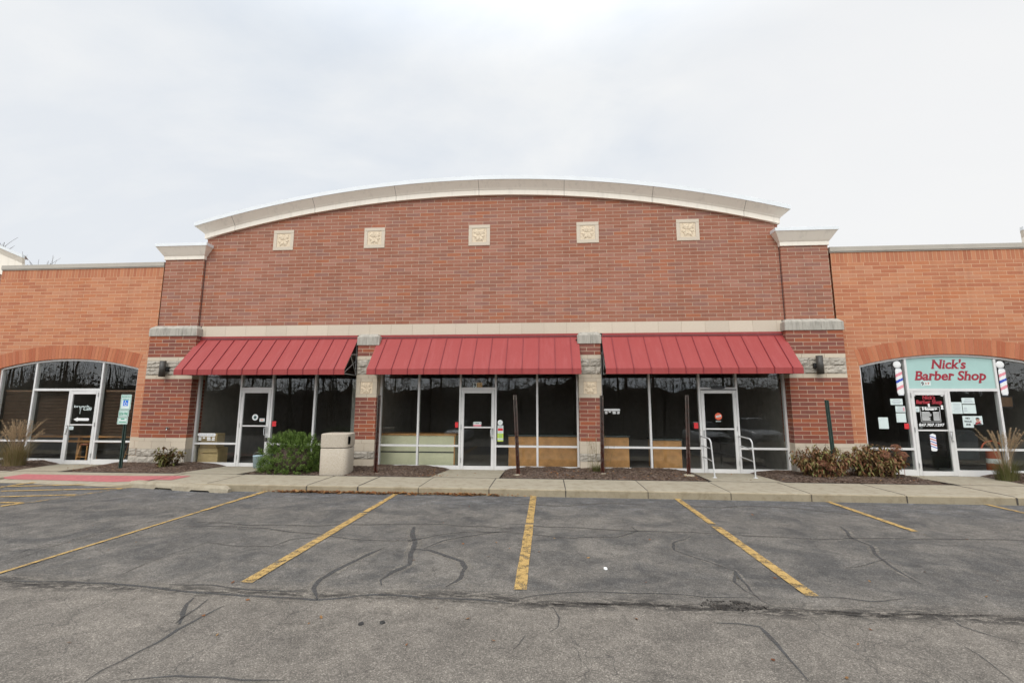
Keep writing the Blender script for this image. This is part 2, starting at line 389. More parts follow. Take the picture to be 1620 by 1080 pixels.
def stuff(o): o['kind'] = 'stuff'; return o

def text_mb(mb, txt, x, z, y, size, m=0, bold=0., shear=0., align='CENTER', sx=1., thick=.0015):
    cu = bpy.data.curves.new('t', 'FONT'); cu.body = txt; cu.size = size; cu.align_x = align
    cu.offset = bold; cu.shear = shear; cu.fill_mode = 'BOTH'; cu.extrude = thick; cu.resolution_u = 4
    ob = bpy.data.objects.new('t', cu); COL.objects.link(ob)
    dg = bpy.context.evaluated_depsgraph_get(); me = bpy.data.meshes.new_from_object(ob.evaluated_get(dg))
    for p in me.polygons:
        mb.face([(x+me.vertices[i].co.x*sx, y-me.vertices[i].co.z, z+me.vertices[i].co.y) for i in p.vertices], m)
    w = max((v.co.x for v in me.vertices), default=0)*sx
    bpy.data.objects.remove(ob); bpy.data.curves.remove(cu); bpy.data.meshes.remove(me)
    return w

# ------------------------------------------------------------------ ground, kerb, walk
YK, YB = -2.96, -1.69                         # kerb face, planting edge
xs = [-160,-100,-60,-40,-25]+[-18+.5*i for i in range(27)]+[-4,0,4,8,14,25,40,60,100,160]
ys = [160,80,40,10,0,-2,-3,-4,-6,-8,-9.5,-12,-16,-20,-25,-32,-34,-50,-90,-160]
mb = MB(); mb.grid([[(x, y, lot_z(x, y)-(.25 if y > -2.5 else 0)) for x in xs] for y in ys][::-1])
lot = struct(mb.obj('parking_lot', 'asphalt'))

def strip(mb, pts, w0, m=0, jit=.25, dz=.004, sub=.07, wpx=True, taper=True):
    P = [gp(*p) for p in pts]
    Q = []
    for a, b in zip(P, P[1:]):
        n = max(1, int((b-a).length/sub))
        for i in range(n): Q.append(a.lerp(b, i/n))
    Q.append(P[-1])
    L, Rr = [], []
    n = len(Q); ph = random.random()*50
    for i, q in enumerate(Q):
        d = (Q[min(i+1, n-1)]-Q[max(0, i-1)]); d.z = 0
        if d.length < 1e-6: continue
        d.normalize(); nn = Vector((-d.y, d.x, 0))
        depth = (q-O).dot(_d)
        w = (w0*depth/FPX if wpx else w0)*.5
        if wpx:
            w *= (1+jit*1.6*noise.noise((i*.35+ph, 0, 0))); w = max(w, .004)
            w *= min(1, .25+min(i, n-1-i)*.2) if taper else 1
            q = q + nn*(.05*noise.noise((i*.16+ph, 7, 0)) + .010*noise.noise((i*.9+ph, 3, 0)))
        L.append((q.x+nn.x*w, q.y+nn.y*w, lot_z(q.x, q.y)+dz)); Rr.append((q.x-nn.x*w, q.y-nn.y*w, lot_z(q.x, q.y)+dz))
    mb.grid([Rr, L], m)

lf = lambda L: [(x/2, 720+y/2) for x, y in L]
rt = lambda L: [(810+x/2, 720+y/2) for x, y in L]
seal = MB(); open_ = MB(); rim = MB()
for f, w, L in (
 (lf,6,[(0,398),(110,400),(220,402),(330,404),(460,415),(560,428),(700,440),(860,450),(990,455),(1150,445),(1300,445),(1450,455),(1620,466)]),
 (lf,4,[(540,405),(600,410),(700,417),(820,425),(960,435)]),
 (lf,6,[(280,715),(330,680),(390,650),(440,620),(500,590),(560,550),(600,530),(660,500),(710,475)]),
 (lf,11,[(565,535),(580,500),(600,470),(622,450)]),
 (lf,5,[(655,455),(630,480),(590,512),(566,532)]),
 (lf,8,[(1000,458),(992,420),(1010,395),(1050,370),(1100,345),(1150,320),(1215,293)]),
 (lf,8,[(1310,225),(1305,260),(1312,300),(1290,345),(1240,370),(1210,395),(1215,410)]),
 (lf,8,[(1310,295),(1360,300),(1410,320),(1460,335),(1480,355),(1455,390),(1410,415)]),
 (lf,5,[(1340,295),(1400,270),(1480,255),(1560,245),(1620,240)]),
 (lf,4,[(580,225),(760,225),(860,235),(960,245),(1040,255),(1180,270),(1300,270),(1400,250),(1500,240),(1620,245)]),
 (lf,4,[(620,210),(800,220),(1000,222),(1200,218),(1400,218),(1620,232)]),
 (lf,3,[(650,278),(760,285),(860,290),(920,265),(1010,255)]),
 (lf,5,[(380,715),(480,705),(560,698),(680,705),(760,715),(900,710)]),
 (rt,4,[(0,218),(120,225),(250,232),(390,240),(560,243),(700,250),(880,262),(1050,265),(1150,262),(1400,265),(1620,268)]),
 (rt,4,[(0,245),(200,262),(330,258),(400,240),(380,225)]),
 (rt,5,[(1040,225),(1080,262),(1130,285),(1155,320),(1190,345),(1240,370),(1290,405)]),
 (rt,3,[(1190,330),(1120,345),(1050,355)]),
 (rt,4,[(570,255),(520,275),(510,300),(560,320),(640,340),(710,365),(720,395),(750,425),(790,460),(830,480)]),
 (rt,6,[(705,370),(702,400),(740,430),(775,447)]),
 (rt,4,[(0,460),(60,445),(150,435),(260,432),(400,437),(550,440),(680,450),(780,455)]),
 (rt,7,[(640,528),(720,535),(780,545),(810,580),(850,615),(890,650),(920,680),(950,715)]),
 (rt,3,[(130,480),(150,515),(145,545),(120,560)]), (rt,3,[(45,570),(0,612)]),
 (rt,4,[(950,450),(1050,450),(1130,458),(1250,455)]),
 (rt,4,[(1390,510),(1430,540),(1520,570),(1620,600)]), (rt,3,[(1410,590),(1470,630),(1530,680),(1580,715)]),
 (rt,3,[(520,160),(660,166),(760,160),(900,168),(1000,180),(1110,192)]), (rt,3,[(0,155),(180,160),(300,150),(420,158)])):
    st_ = random.getstate(); strip(rim, f(L), w*.5*5.5, dz=.002); random.setstate(st_); strip(seal, f(L), w*.5*1.9)
for f, w, L in (
 (rt,4,[(0,465),(130,471),(260,473),(400,471),(560,480),(640,487),(760,491),(860,491),(1000,496),(1150,501),(1300,506),(1500,509),(1620,516)]),
 (rt,3,[(100,462),(220,466),(330,476),(480,478),(600,470)]), (rt,3,[(840,480),(980,500),(1160,512),(1240,500)]), (rt,4,[(1450,500),(1560,512),(1620,524)]),
 (lf,2,[(330,400),(390,375),(450,350),(520,320),(600,295),(650,278)]),
 (lf,2,[(0,335),(100,295),(200,275),(330,240),(420,225),(560,190)]), (lf,2,[(0,320),(90,300),(180,285),(300,255),(410,232)]), (lf,1.6,[(20,345),(120,305),(240,268),(390,228)]),
 (lf,2,[(1250,445),(1340,455),(1450,462),(1560,468),(1620,470)]), (lf,2,[(200,398),(235,398)]), (lf,2,[(410,715),(400,690),(405,670)])):
    strip(open_, f(L), w*.5*1.5, dz=.007)
rim.obj('worn_rim', 'rim', lot); seal.obj('crack_seal', 'seal', lot); open_.obj('open_crack', 'crackd', lot)

# pothole with loose crumbs in the drive lane
mb = MB(); c0 = gp(1157, 957)
rows = []
for k in range(6):
    rr = [1.0, .82, .62, .42, .2, .02][k]; dz = [.006, .004, .003, .005, .004, .006][k]
    row = []
    for a in range(40):
        th = 2*PI*a/40
        q = rr*(1+.35*noise.noise((math.cos(th)*1.6, math.sin(th)*1.6, 4)))
        x = c0.x+.27*q*math.cos(th); y = c0.y+.10*q*math.sin(th)
        row.append((x, y, lot_z(x, y)+dz+(.006*noise.noise((x*30, y*30, 0)) if k else 0)))
    rows.append(row)
mb.grid(rows, 0, True, True)
for i in range(60):
    a = random.random()*2*PI; q = random.random()**.5*1.0
    x = c0.x+.30*q*math.cos(a); y = c0.y+.12*q*math.sin(a); r = random.uniform(.003, .009); z = lot_z(x, y)
    mb.box(x-r, x+r*.7, y-r, y+r, z, z+r*1.1)
mb.obj('pothole', worn('crumbled_asphalt', (.035,.031,.027), .52, .06, 9), lot)

XS0, PIT_W = 1.61, 2.743                       # 9 ft stalls
def gline(pts, w, mat, name='parking_line'):
    mb = MB()
    P = [Vector((p[0], p[1], 0)) for p in pts]
    for a, b in zip(P, P[1:]):
        d = (b-a).normalized(); nn = Vector((-d.y, d.x, 0))*w/2
        n = max(1, int((b-a).length/.25))
        L = [a.lerp(b, i/n)+nn*(1+.12*noise.noise((i*1.7, a.x, 1))) for i in range(n+1)]; Rr = [a.lerp(b, i/n)-nn*(1+.12*noise.noise((i*1.7, a.x, 9))) for i in range(n+1)]
        mb.grid([[(p.x, p.y, lot_z(p.x, p.y)+.010) for p in Rr], [(p.x, p.y, lot_z(p.x, p.y)+.010) for p in L]])
    return mb.obj(name, mat, lot)
def stall(i, y0, y1, mat, w=.105):
    x = XS0+PIT_W*i; return gline([(x, y0), (x, y1)], w, mat)
stall(0, -2.98, -5.05, 'line', .115); stall(0, -5.09, -7.5, 'line', .12)
stall(-1, -2.98, -4.55, 'line', .10); stall(-1, -4.62, -7.55, 'line', .125)
stall(1, -2.98, -4.83, 'line'); stall(1, -4.93, -4.97, 'line2'); stall(1, -5.0, -7.42, 'line', .12)
stall(2, -2.98, -5.0, 'line', .10); stall(2, -5.0, -6.2, 'line3', .06)
stall(3, -2.98, -7.5, 'line', .09)
stall(-2, -2.98, -3.75, 'line', .11); stall(-2, -3.75, -4.7, 'line', .085); stall(-2, -4.7, -9.2, 'line', .055)
g2 = lambda x, y: tuple(gp(x, y)[:2])
gline([g2(236,766.5), g2(200,772), g2(120,784), g2(55,794)], .08, 'line2')
for a, b, w, m in (((0,770),(237,764),.09,'line'),((0,777),(194,772.6),.09,'line'),((0,786),(120,782.8),.09,'line'),((0,801),(37,795.7),.11,'line'),((0,795),(37,795.7),.09,'line'),((18,768),(72,760.8),.1,'line'),((0,772),(18,768),.07,'line2'),((36,795.7),(56,794),.07,'line2')):
    gline([g2(*a), g2(*b)], w, m, 'hatch_line')

# sidewalk with kerb; it dips to the asphalt at the ramp on the left
def dip(x):
    if x > -6.6: return 0
    k = min(1, (-x-6.6)/1.0)
    if x < -9.9: k = max(0, 1-(-x-9.9)/.8)
    return k
wx = sorted(set([-60,-30,-18,-14,-12]+[round(-11+.2*i, 2) for i in range(25)]+[-6,-4,-2,0,2,4,6,8,12,18,30,60]))
mb = MB(); top = []
for x in wx:
    k = dip(x); zf = -.012*0 - k*(-(lot_z(x, YK))-.008)
    top.append([(x, YB+.02, -.002-.003*k), (x, -2.05, -.008*k), (x, YK+.05, zf), (x, YK+.018, zf-.006), (x, YK, zf-.022 if k < .9 else zf-.01), (x, YK-.008, min(zf-.03, lot_z(x, YK)+.0)-.02), (x, YK-.008, -.3)])
mb.grid([list(r) for r in zip(*top)][::-1], 0)
for p in range(len(mb.f)): mb.mi[p] = 0 if mb.v[mb.f[p][0]][1] > YK+.03 or mb.v[mb.f[p][2]][1] > YK+.03 else 1
walk = struct(mb.obj('sidewalk', ['walk', 'kerb']))
mb = MB()
for x, y in [(483,768),(563,770),(660,771.5),(773,773),(895,775),(1027,778),(1158,779.5),(1284,781),(1437,784),(1607,786)]:
    v = ray(x, y); p = O+v*((0-O.z)/v.z); w = random.choice((.006, .009, .006, .014))
    mb.box(p.x-w, p.x+w, YB, YK+.05, -.02, .0035); mb.box(p.x-w, p.x+w, YK-.0115, YK-.006, lot_z(p.x, YK), -.02)
    mb.face([(p.x-w, YK+.051, .0035), (p.x-w, YK-.0115, -.019), (p.x+w, YK-.0115, -.019), (p.x+w, YK+.051, .0035)])
for x in (-5.2, -6.7, -11.2): mb.box(x-.006, x+.006, YB, YK+.05, -.02, .0035)
mb.obj('joint', 'joint', walk)
# tactile warning strip at the ramp
mb = MB(); rows = []
for y in (-2.12, -2.3, -2.5, -2.68):
    row = []
    for i in range(24):
        x = -10.35+4.1*i/23; k = dip(x); zf = -k*(-(lot_z(x, YK))-.008)
        t_ = (-2.05-y)/(-2.05-(YK+.05)); row.append((x, y+.05*(x+10)/4, (-.008*k)*(1-t_)+zf*t_+.006))
    rows.append(row)
mb.grid(rows[::-1]); mb.obj('tactile_strip', 'tactile', walk)

def wheel_stop(a, b, label):
    a = Vector(a); b = Vector(b); d = (b-a); L = d.length; d.normalize(); nn = Vector((-d.y, d.x, 0))
    mb = MB(); prof = [(-.1, 0), (-.085, .08), (-.05, .125), (.05, .125), (.085, .08), (.1, 0)]
    us = [0, .05, .12, .45, .52, .9, 1.0, 1.35, 1.42, 1.7, 1.77, 1.82]
    us = [u*L/1.82 for u in us]; rows = []
    notch = lambda u: .04 if (.47*L/1.82 < u < .95*L/1.82 or .98*L/1.82 < u < 1.38*L/1.82) else .0
    us2 = []
    for i in range(61): us2.append(L*i/60)
    for u in us2:
        s = min(1, .55+min(u, L-u)*4.5)
        nz = .035 if (.30*L < u < .47*L or .66*L < u < .85*L) else 0
        row = []
        for (w, h) in prof:
            j = .006*noise.noise((u*9, w*20, h*20))
            row.append(a+d*u+nn*(w*s+j)+Vector((0, 0, max(h*s+j, nz)+lot_z(*(a+d*u)[:2]))))
        rows.append(row)
    mb.grid(rows, 0, False); mb.face(rows[0]); mb.face(rows[-1][::-1])
    for r0, r1 in zip(rows, rows[1:]): mb.face([r0[0], r0[-1], r1[-1], r1[0]])
    c = (a+b)/2; c.z = lot_z(c.x, c.y)
    return tag(mb.obj('wheel_stop', 'oldconc', loc=c), label, 'wheel stop', 'concrete wheel stops at the kerb')
wheel_stop((-7.0, -2.85, 0), (-4.55, -3.12, 0), 'long stained concrete wheel stop lying beside the red tactile strip, right of the ramp')
wheel_stop((-12.0, -2.66, 0), (-10.15, -2.74, 0), 'short concrete wheel stop cut off by the left edge, left of the red ramp strip')

# walkway pads and planting beds
PADS = [(-11.95,-10.4,-11.3,-10.05), (-6.98,-5.4,-6.98,-5.42), (-.70,.80,-.80,.80), (5.56,7.0,5.45,6.98), (10.62,12.45,10.5,11.95)]
PADS[0] = (-12.0, -10.45, -11.25, -10.0)
mb = MB()
for (b0, b1, f0, f1) in PADS:
    mb.grid([[(f0, YB+.02, -.001), (f1, YB+.02, -.001)], [(f0*.5+b0*.5, -.85, -.03), (f1*.5+b1*.5, -.85, -.03)], [(b0, .04, -.062), (b1, .04, -.062)]])
mb.obj('door_pad', 'walk', walk)
mb = MB()
for (b0, b1, f0, f1) in PADS: mb.box(f0, f1, YB-.006, YB+.008, -.02, .002)
mb.obj('pad_joint', 'joint', walk)

def bed(l_b, l_f, r_b, r_f, name_i):
    mb = MB(); N = 44; K = 14; rows = []
    for j in range(K+1):
        t_ = j/K; y = YB-.005+t_*(.1-YB)
        l = l_f+(l_b-l_f)*t_; r = r_f+(r_b-r_f)*t_; row = []
        for i in range(N+1):
            u = i/N; x = l+(r-l)*u
            edge = min(1, min(x-l, r-x)/.55)
            z = -.03-.03*t_ + (.015+.075*math.sin(min(1, t_*1.5)*PI/2))*max(0, edge)**.7 + .03*noise.noise((x*2.2, y*2.2, name_i))*edge + .012*noise.noise((x*9, y*9, 2))
            if j == 0: z = -.022
            row.append((x, y, z))
        rows.append(row)
    mb.grid(rows, 0, True)
    # bark chips standing a little proud
    for i in range(int((r_f-l_f)*420)):
        t_ = random.random(); y = YB+.03+t_*(.0-YB-.05); u = random.random()
        l = l_f+(l_b-l_f)*t_; r = r_f+(r_b-r_f)*t_; x = l+(r-l)*u
        edge = max(0, min(1, min(x-l, r-x)/.55))
        z = -.03-.03*t_+(.015+.075*math.sin(min(1, t_*1.5)*PI/2))*edge**.7+.03*noise.noise((x*2.2, y*2.2, name_i))*edge+.008
        a = random.random()*PI; L = random.uniform(.012, .04); w = random.uniform(.005, .012); tz = random.uniform(-.01, .012)
        dx, dy = math.cos(a)*L, math.sin(a)*L; ex, ey = -math.sin(a)*w, math.cos(a)*w
        mb.face([(x-dx-ex, y-dy-ey, z), (x+dx-ex, y+dy-ey, z+tz), (x+dx+ex, y+dy+ey, z+tz+.004), (x-dx+ex, y-dy+ey, z+.006)], 1)
    o = struct(mb.obj('planting_bed', ['mulch', MT['chip']]))
    e = MB()                                    # black plastic edging along the front and sides
    e.box(l_f, r_f, YB-.018, YB-.004, -.1, .006)
    for (xa, xb) in ((l_f, l_b), (r_f, r_b)):
        e.face([(xa-.006, YB, .006), (xa+.006, YB, .006), (xb+.006, .0, -.055), (xb-.006, .0, -.055)])
    e.obj('edging', 'black', o)
    return o
MT['chip'] = leaf_mat('bark_chip', [(.05,.032,.023),(.12,.075,.052),(.20,.135,.10),(.08,.048,.034),(.34,.25,.185)], .95)
bed(-18, -18, -12.0, -11.25, 1); bed(-10.45, -10.0, -6.98, -6.98, 2); bed(-5.4, -5.42, -.70, -.80, 3); bed(.80, .80, 5.56, 5.45, 4); bed(7.0, 6.98, 10.62, 10.5, 5); bed(12.45, 11.95, 18, 18, 6)
def bed_z(y): return -.03+.06*min(1, (y-YB)/1.1)

def leaves(mb, n, fx, size=(.02, .05)):
    for i in range(n):
        x, y, z = fx(); s = random.uniform(*size); a = random.random()*2*PI; t1 = random.uniform(-.7, .7); t2 = random.uniform(-.5, .5)
        d = Vector((math.cos(a), math.sin(a), t1*.5)).normalized(); e = Vector((-math.sin(a), math.cos(a), t2)).normalized()
        p = Vector((x, y, z+.006+abs(t1)*s*.3))
        mb.face([p-d*s, p+e*s*.55, p+d*s, p-e*s*.5])
mb = MB()
def kleaf():
    x = random.choice((random.gauss(-2.2, .55), random.gauss(-1.1, .5), random.gauss(.2, .45), random.gauss(-3.0, .4), random.uniform(-3.6, 1.0)))
    return x, YK-.02-abs(random.gauss(0, .05 if math.sin(x*7) > -.2 else .02)), lot_z(x, -3)+random.uniform(0, .035)
leaves(mb, 900, kleaf, (.02, .046))
def bleaf():
    x = random.choice((random.gauss(-.9, .35), random.gauss(2.2, .25), random.gauss(3.6, .5), random.gauss(-9.7, .4), random.gauss(9.3, .6), random.gauss(-4.2, .6), random.gauss(5.0, .3), random.uniform(-10, 11)))
    y = random.uniform(-1.6, -.7); return x, y, bed_z(y)+.02
leaves(mb, 420, bleaf, (.015, .035))
def lleaf():
    p = gp(random.uniform(0, 1620), random.uniform(800, 1075)); return p.x, p.y, lot_z(p.x, p.y)
leaves(mb, 46, lleaf, (.012, .028))
stuff(mb.obj('fallen_leaves', 'litter'))

# ------------------------------------------------------------------ building pieces
def block_row(mb, x0, x1, y0, y1, z0, z1, cuts, m=0, rough=0., gap=.004):
    e = [x0]+list(cuts)+[x1]
    for a, b in zip(e, e[1:]):
        a2 = a+(gap if a > x0 else 0); b2 = b-(gap if b < x1 else 0)
        if not rough:
            mb.box(a2, b2, y0, y1, z0+gap*.6, z1-gap*.6, m); continue
        nx, nz = max(4, int((b2-a2)/.05)), 6
        rows = []
        ph = random.random()*40
        for j in range(nz+1):
            row = []
            for i in range(nx+1):
                u, w = i/nx, j/nz; x = a2+(b2-a2)*u; z = z0+gap+(z1-z0-2*gap)*w
                ed = min(1, min(u*nx, (1-u)*nx, w*nz, (1-w)*nz)/1.0)
                d = rough*ed*(.55+.9*noise.noise((x*9+ph, z*14, 1))+.5*noise.noise((x*30, z*34, ph)))
                row.append((x, y0-max(0, d), z))
            rows.append(row)
        mb.grid(rows, m)
        mb.face([(a2,y1,z0),(a2,y0,z0),(a2,y0,z1),(a2,y1,z1)], m); mb.face([(b2,y0,z0),(b2,y1,z0),(b2,y1,z1),(b2,y0,z1)], m)
        mb.face([(a2,y0,z1-gap),(b2,y0,z1-gap),(b2,y1,z1-gap),(a2,y1,z1-gap)], m); mb.face([(a2,y1,z0+gap),(b2,y1,z0+gap),(b2,y0,z0+gap),(a2,y0,z0+gap)], m)

def capstone(parent, x0, x1, yf, z0, z1, ch, back, o, seam):
    mb = MB(); e = [x0-o]+seam+[x1+o]
    for a, b in zip(e, e[1:]):
        a2 = a+.003*(a != e[0]); b2 = b-.003*(b != e[-1])
        s0 = ch if a == e[0] else 0; s1 = ch if b == e[-1] else 0
        A = [(a2,yf-o,z0),(b2,yf-o,z0),(b2,back,z0),(a2,back,z0)]; B = [(a2,yf-o,z1-.09),(b2,yf-o,z1-.09),(b2,back,z1-.09),(a2,back,z1-.09)]
        T = [(a2+s0,yf-o+ch,z1),(b2-s1,yf-o+ch,z1),(b2-s1,back,z1),(a2+s0,back,z1)]
        mb.grid([A, B, T], 0, False, True); mb.face(T); mb.face(A[::-1])
    return mb.obj('capstone', 'capst', parent)

def relief(mb, cx, cz, y, r, m=0):
    for k, (ang, L, dx, dz) in enumerate(((125,1.15,-.08,.12),(48,1.15,.1,.1),(172,.85,-.15,-.25),(232,.85,-.05,-.28),(300,.95,.1,-.2),(8,.8,.15,-.2),(88,.75,0,.2))):
        a = math.radians(ang); d = Vector((math.cos(a), 0, math.sin(a))); n = Vector((-d.z, 0, d.x))
        o = Vector((cx+dx*r, y, cz+dz*r)); L *= r
        pts = [o, o+d*L*.3+n*L*.34, o+d*L*.45+n*L*.24, o+d*L*.62+n*L*.4, o+d*L*.75+n*L*.12, o+d*L, o+d*L*.75-n*L*.12, o+d*L*.62-n*L*.4, o+d*L*.45-n*L*.24, o+d*L*.3-n*L*.34]
        up = Vector((0, -.022, 0)); mid = [o+d*L*t_+up for t_ in (.05, .35, .6, .95)]
        lo = Vector((0, .0, 0)); hi = Vector((0, -.010, 0))
        c = o+d*L*.5+up
        for p, q in zip(pts, pts[1:]+pts[:1]):
            mb.face([p+lo, q+lo, q+hi, p+hi], m); mb.face([p+hi, q+hi, c], m)

def medallion(parent, cx, cz, half, inner, y, frame=True):
    mb = MB(); z0, z1 = cz-half, cz+half; x0, x1 = cx-half, cx+half; w = half-inner; g = .003
    mb.box(x0, x1, y-.016, y+.1, z1-w+g, z1); mb.box(x0, x1, y-.016, y+.1, z0, z0+w-g)
    mb.box(x0, x0+w-g, y-.012, y+.1, z0+w, z1-w); mb.box(x1-w+g, x1, y-.012, y+.1, z0+w, z1-w)
    o = mb.obj('medallion', 'band', parent)
    r = MB(); r.box(cx-inner+.002, cx+inner-.002, y-.004, y+.1, cz-inner+.002, cz+inner-.002); relief(r, cx, cz, y-.004, inner*.86)
    r.obj('leaf_relief', 'relief', o); return o

ARC_R, ARC_Z = 31.4, 7.567
def zc(x): return ARC_Z-(ARC_R-math.sqrt(ARC_R**2-x*x))

def fill_loop(mb, o, x0, x1, y0, y1, z): return [(x0-o,y0-o,z),(x1+o,y0-o,z),(x1+o,y1+o,z),(x0-o,y1+o,z)]

main = thing('shop_building', 'dark red brick centre block with an arched tan cornice and five stone medallions', 'building')
# upper wall
mb = MB(); n = 60; xsw = [-8.14+16.28*i/n for i in range(n+1)]
mb.grid([[(x, 0, 38*C) for x in xsw], [(x, 0, zc(x)+.1) for x in xsw]])
mb.grid([[(x, .35, zc(x)+.1) for x in xsw], [(x, .35, 38*C) for x in xsw]])
for x in (-8.14, 8.14): mb.face([(x,0,38*C),(x,.35,38*C),(x,.35,zc(x)+.1),(x,0,zc(x)+.1)])
wall = mb.obj('upper_wall', 'brick', main)
for s in (-1, 1):
    mb = MB(); mb.box(min(s*8.126, s*8.141), max(s*8.126, s*8.141), -.004, .02, 38*C, 6.4); mb.obj('control_joint', 'ink', main)
# stone band
mb = MB(); e = [-8.05]+[(i-13)*.6096 for i in range(27)]+[8.05]
for a, b in zip(e, e[1:]): mb.box(a+.003, b-.003, -.006, .2, 35*C, 38*C-.004)
sb = mb.obj('stone_band', 'band', main)
mb = MB(); mb.box(-8.05, 8.05, .0, .19, 35*C+.006, 38*C-.001); mb.obj('mortar_bed', 'mortar', sb)
# stone streaks live in the cap material; cornice along the arch
def sweep(prof, lo, hi, name, mat, parent):
    mb = MB(); rows = []
    for o_, dz in prof:
        xe = 8.09+o_; xr = [-xe+2*xe*i/96 for i in range(97)]
        row = [(-xe, .32, zc(xe)+dz)]+[(x, -o_, zc(x)+dz) for x in xr]+[(xe, .32, zc(xe)+dz)]
        rows.append(row)
    mb.grid(rows, 0, False)
    return mb.obj(name, mat, parent)
cor = sweep([(-.02,.0),(.075,-.004),(.085,.0),(.088,.135),(.112,.165),(.12,.18),(.268,.352),(.272,.37)], 0, 0, 'cornice', 'cornice', main)
sweep([(.24,.366),(.288,.362),(.292,.475),(.28,.482),(.1,.492),(-.32,.50)], 0, 0, 'metal_coping', 'coping', cor)
mb = MB(); mb.box(-8.14, 8.14, .352, 12, 5.35, 5.5); mb.box(-9.34, 9.34, 11.8, 12, -.2, 5.5); mb.box(-9.34, -9.2, .4, 12, -.2, 5.5); mb.box(9.2, 9.34, .4, 12, -.2, 5.5); mb.obj('roof', 'roof', main)
for x in (-5.78, -3.04, .015, 3.06, 5.78): medallion(main, x, 63*C, .304, .205, 0)

for s in (-1, 1):
    a, b = sorted((s*8.03, s*9.43)); sa, sbx = sorted((s*8.14, s*9.34))
    p = MB(); p.box(a, b, -.2, .3, 7*C, 23*C); pil = p.obj('pilaster', 'pbrick', main)
    p = MB(); p.box(a, b, -.2, .3, 29*C, 35*C); p.obj('upper_brick', 'pbrick', pil)
    p = MB(); p.box(sa, sbx, -.07, .35, 38*C-.02, 5.87); p.obj('brick_shaft', 'brick', pil)
    p = MB(); p.box(a+.006, b-.006, -.19, .29, -.3, 7*C); p.obj('mortar_core', 'mortar', pil)
    p = MB(); p.box(a+.006, b-.006, -.19, .29, 23*C, 29*C); p.obj('mortar_core', 'mortar', pil)
    for z0, z1 in ((6,7),(4,6),(23,24),(28,29)):
        p = MB(); st = .2*random.random(); cuts = [a+.3+st, a+.3+st+.56] if z0 != 6 else [a+.18+st, a+.8+st]
        block_row(p, a, b, -.203, .3, z0*C, z1*C, [c for c in cuts if c < b-.1])
        p.obj('smooth_stone_course', 'stone', pil)
    for z0, z1, y in ((-1.5,2,0),(2,4,0),(24,26,0),(26,28,0)):
        p = MB(); st = .3*random.random(); block_row(p, a, b, -.2, .3, z0*C, z1*C, [c for c in (a+.25+st, a+.75+st) if c < b-.15], 0, .034)
        p.obj('rough_stone_course', 'rock', pil)
    capstone(pil, a, b, -.2, 35*C, 38*C, .095, .05, .025, [a+.42, a+.88])
    mb = MB()
    mb.grid([fill_loop(mb, o_, sa, sbx, -.08, .35, 5.85+dz) for o_, dz in ((-.02,0),(.018,-.003),(.022,.0),(.026,.1),(.045,.125),(.055,.138),(.182,.345),(.186,.362))], 0, False, True)
    cc = mb.obj('pilaster_cap', 'cornice', pil)
    mb = MB(); L = [fill_loop(mb, o_, sa, sbx, -.08, .35, 5.85+dz) for o_, dz in ((.15,.358),(.2,.354),(.203,.44),(.19,.447),(-.2,.455))]
    mb.grid(L, 0, False, True); mb.face(L[-1]); mb.obj('metal_coping', 'coping', cc)

for xc in (-2.99, 3.02):
    a, b = xc-.29, xc+.29
    p = MB(); p.box(a, b, -.2, .3, 7*C, 18*C); col = p.obj('column', 'pbrick', main)
    p = MB(); p.box(a, b, -.2, .3, 29*C, 32*C); p.obj('upper_brick', 'pbrick', col)
    p = MB(); p.box(a+.006, b-.006, -.19, .29, -.3, 7*C); p.obj('mortar_core', 'mortar', col)
    p = MB(); p.box(a+.006, b-.006, -.19, .29, 18*C, 29*C); p.obj('mortar_core', 'mortar', col)
    for z0, z1, cuts in ((6,7,[a+.23]),(4,6,[a+.3]),(23,24,[a+.33]),(28,29,[a+.24]),(0-1.5,2,[a+.26]),(22.1,23,[a+.13,b-.13]),(18,18.9,[a+.3])):
        p = MB(); block_row(p, a, b, -.203, .3, z0*C, z1*C, cuts); p.obj('smooth_stone_course', 'stone', col)
    p = MB(); block_row(p, a, a+.115, -.203, .3, 18.9*C, 22.1*C, []); block_row(p, b-.115, b, -.203, .3, 18.9*C, 22.1*C, [])
    p.box(a+.115, b-.115, -.17, .29, 18.9*C, 22.1*C)
    p.obj('medallion_block', 'stone', col)
    for z0, z1, cuts in ((2,4,[a+.4]),(24,26,[a+.12, a+.45]),(26,28,[a+.3])):
        p = MB(); block_row(p, a, b, -.2, .3, z0*C, z1*C, cuts, 0, .032); p.obj('rough_stone_course', 'rock', col)
    r = MB(); r.box(xc-.168, xc+.168, -.196, -.16, 20.5*C-.158, 20.5*C+.158); relief(r, xc, 20.5*C, -.196, .15); r.obj('leaf_relief', 'relief', col)
    capstone(col, a, b, -.2, 32*C, 35.1*C, .075, .04, .022, [xc-.05] if xc < 0 else [xc+.03])

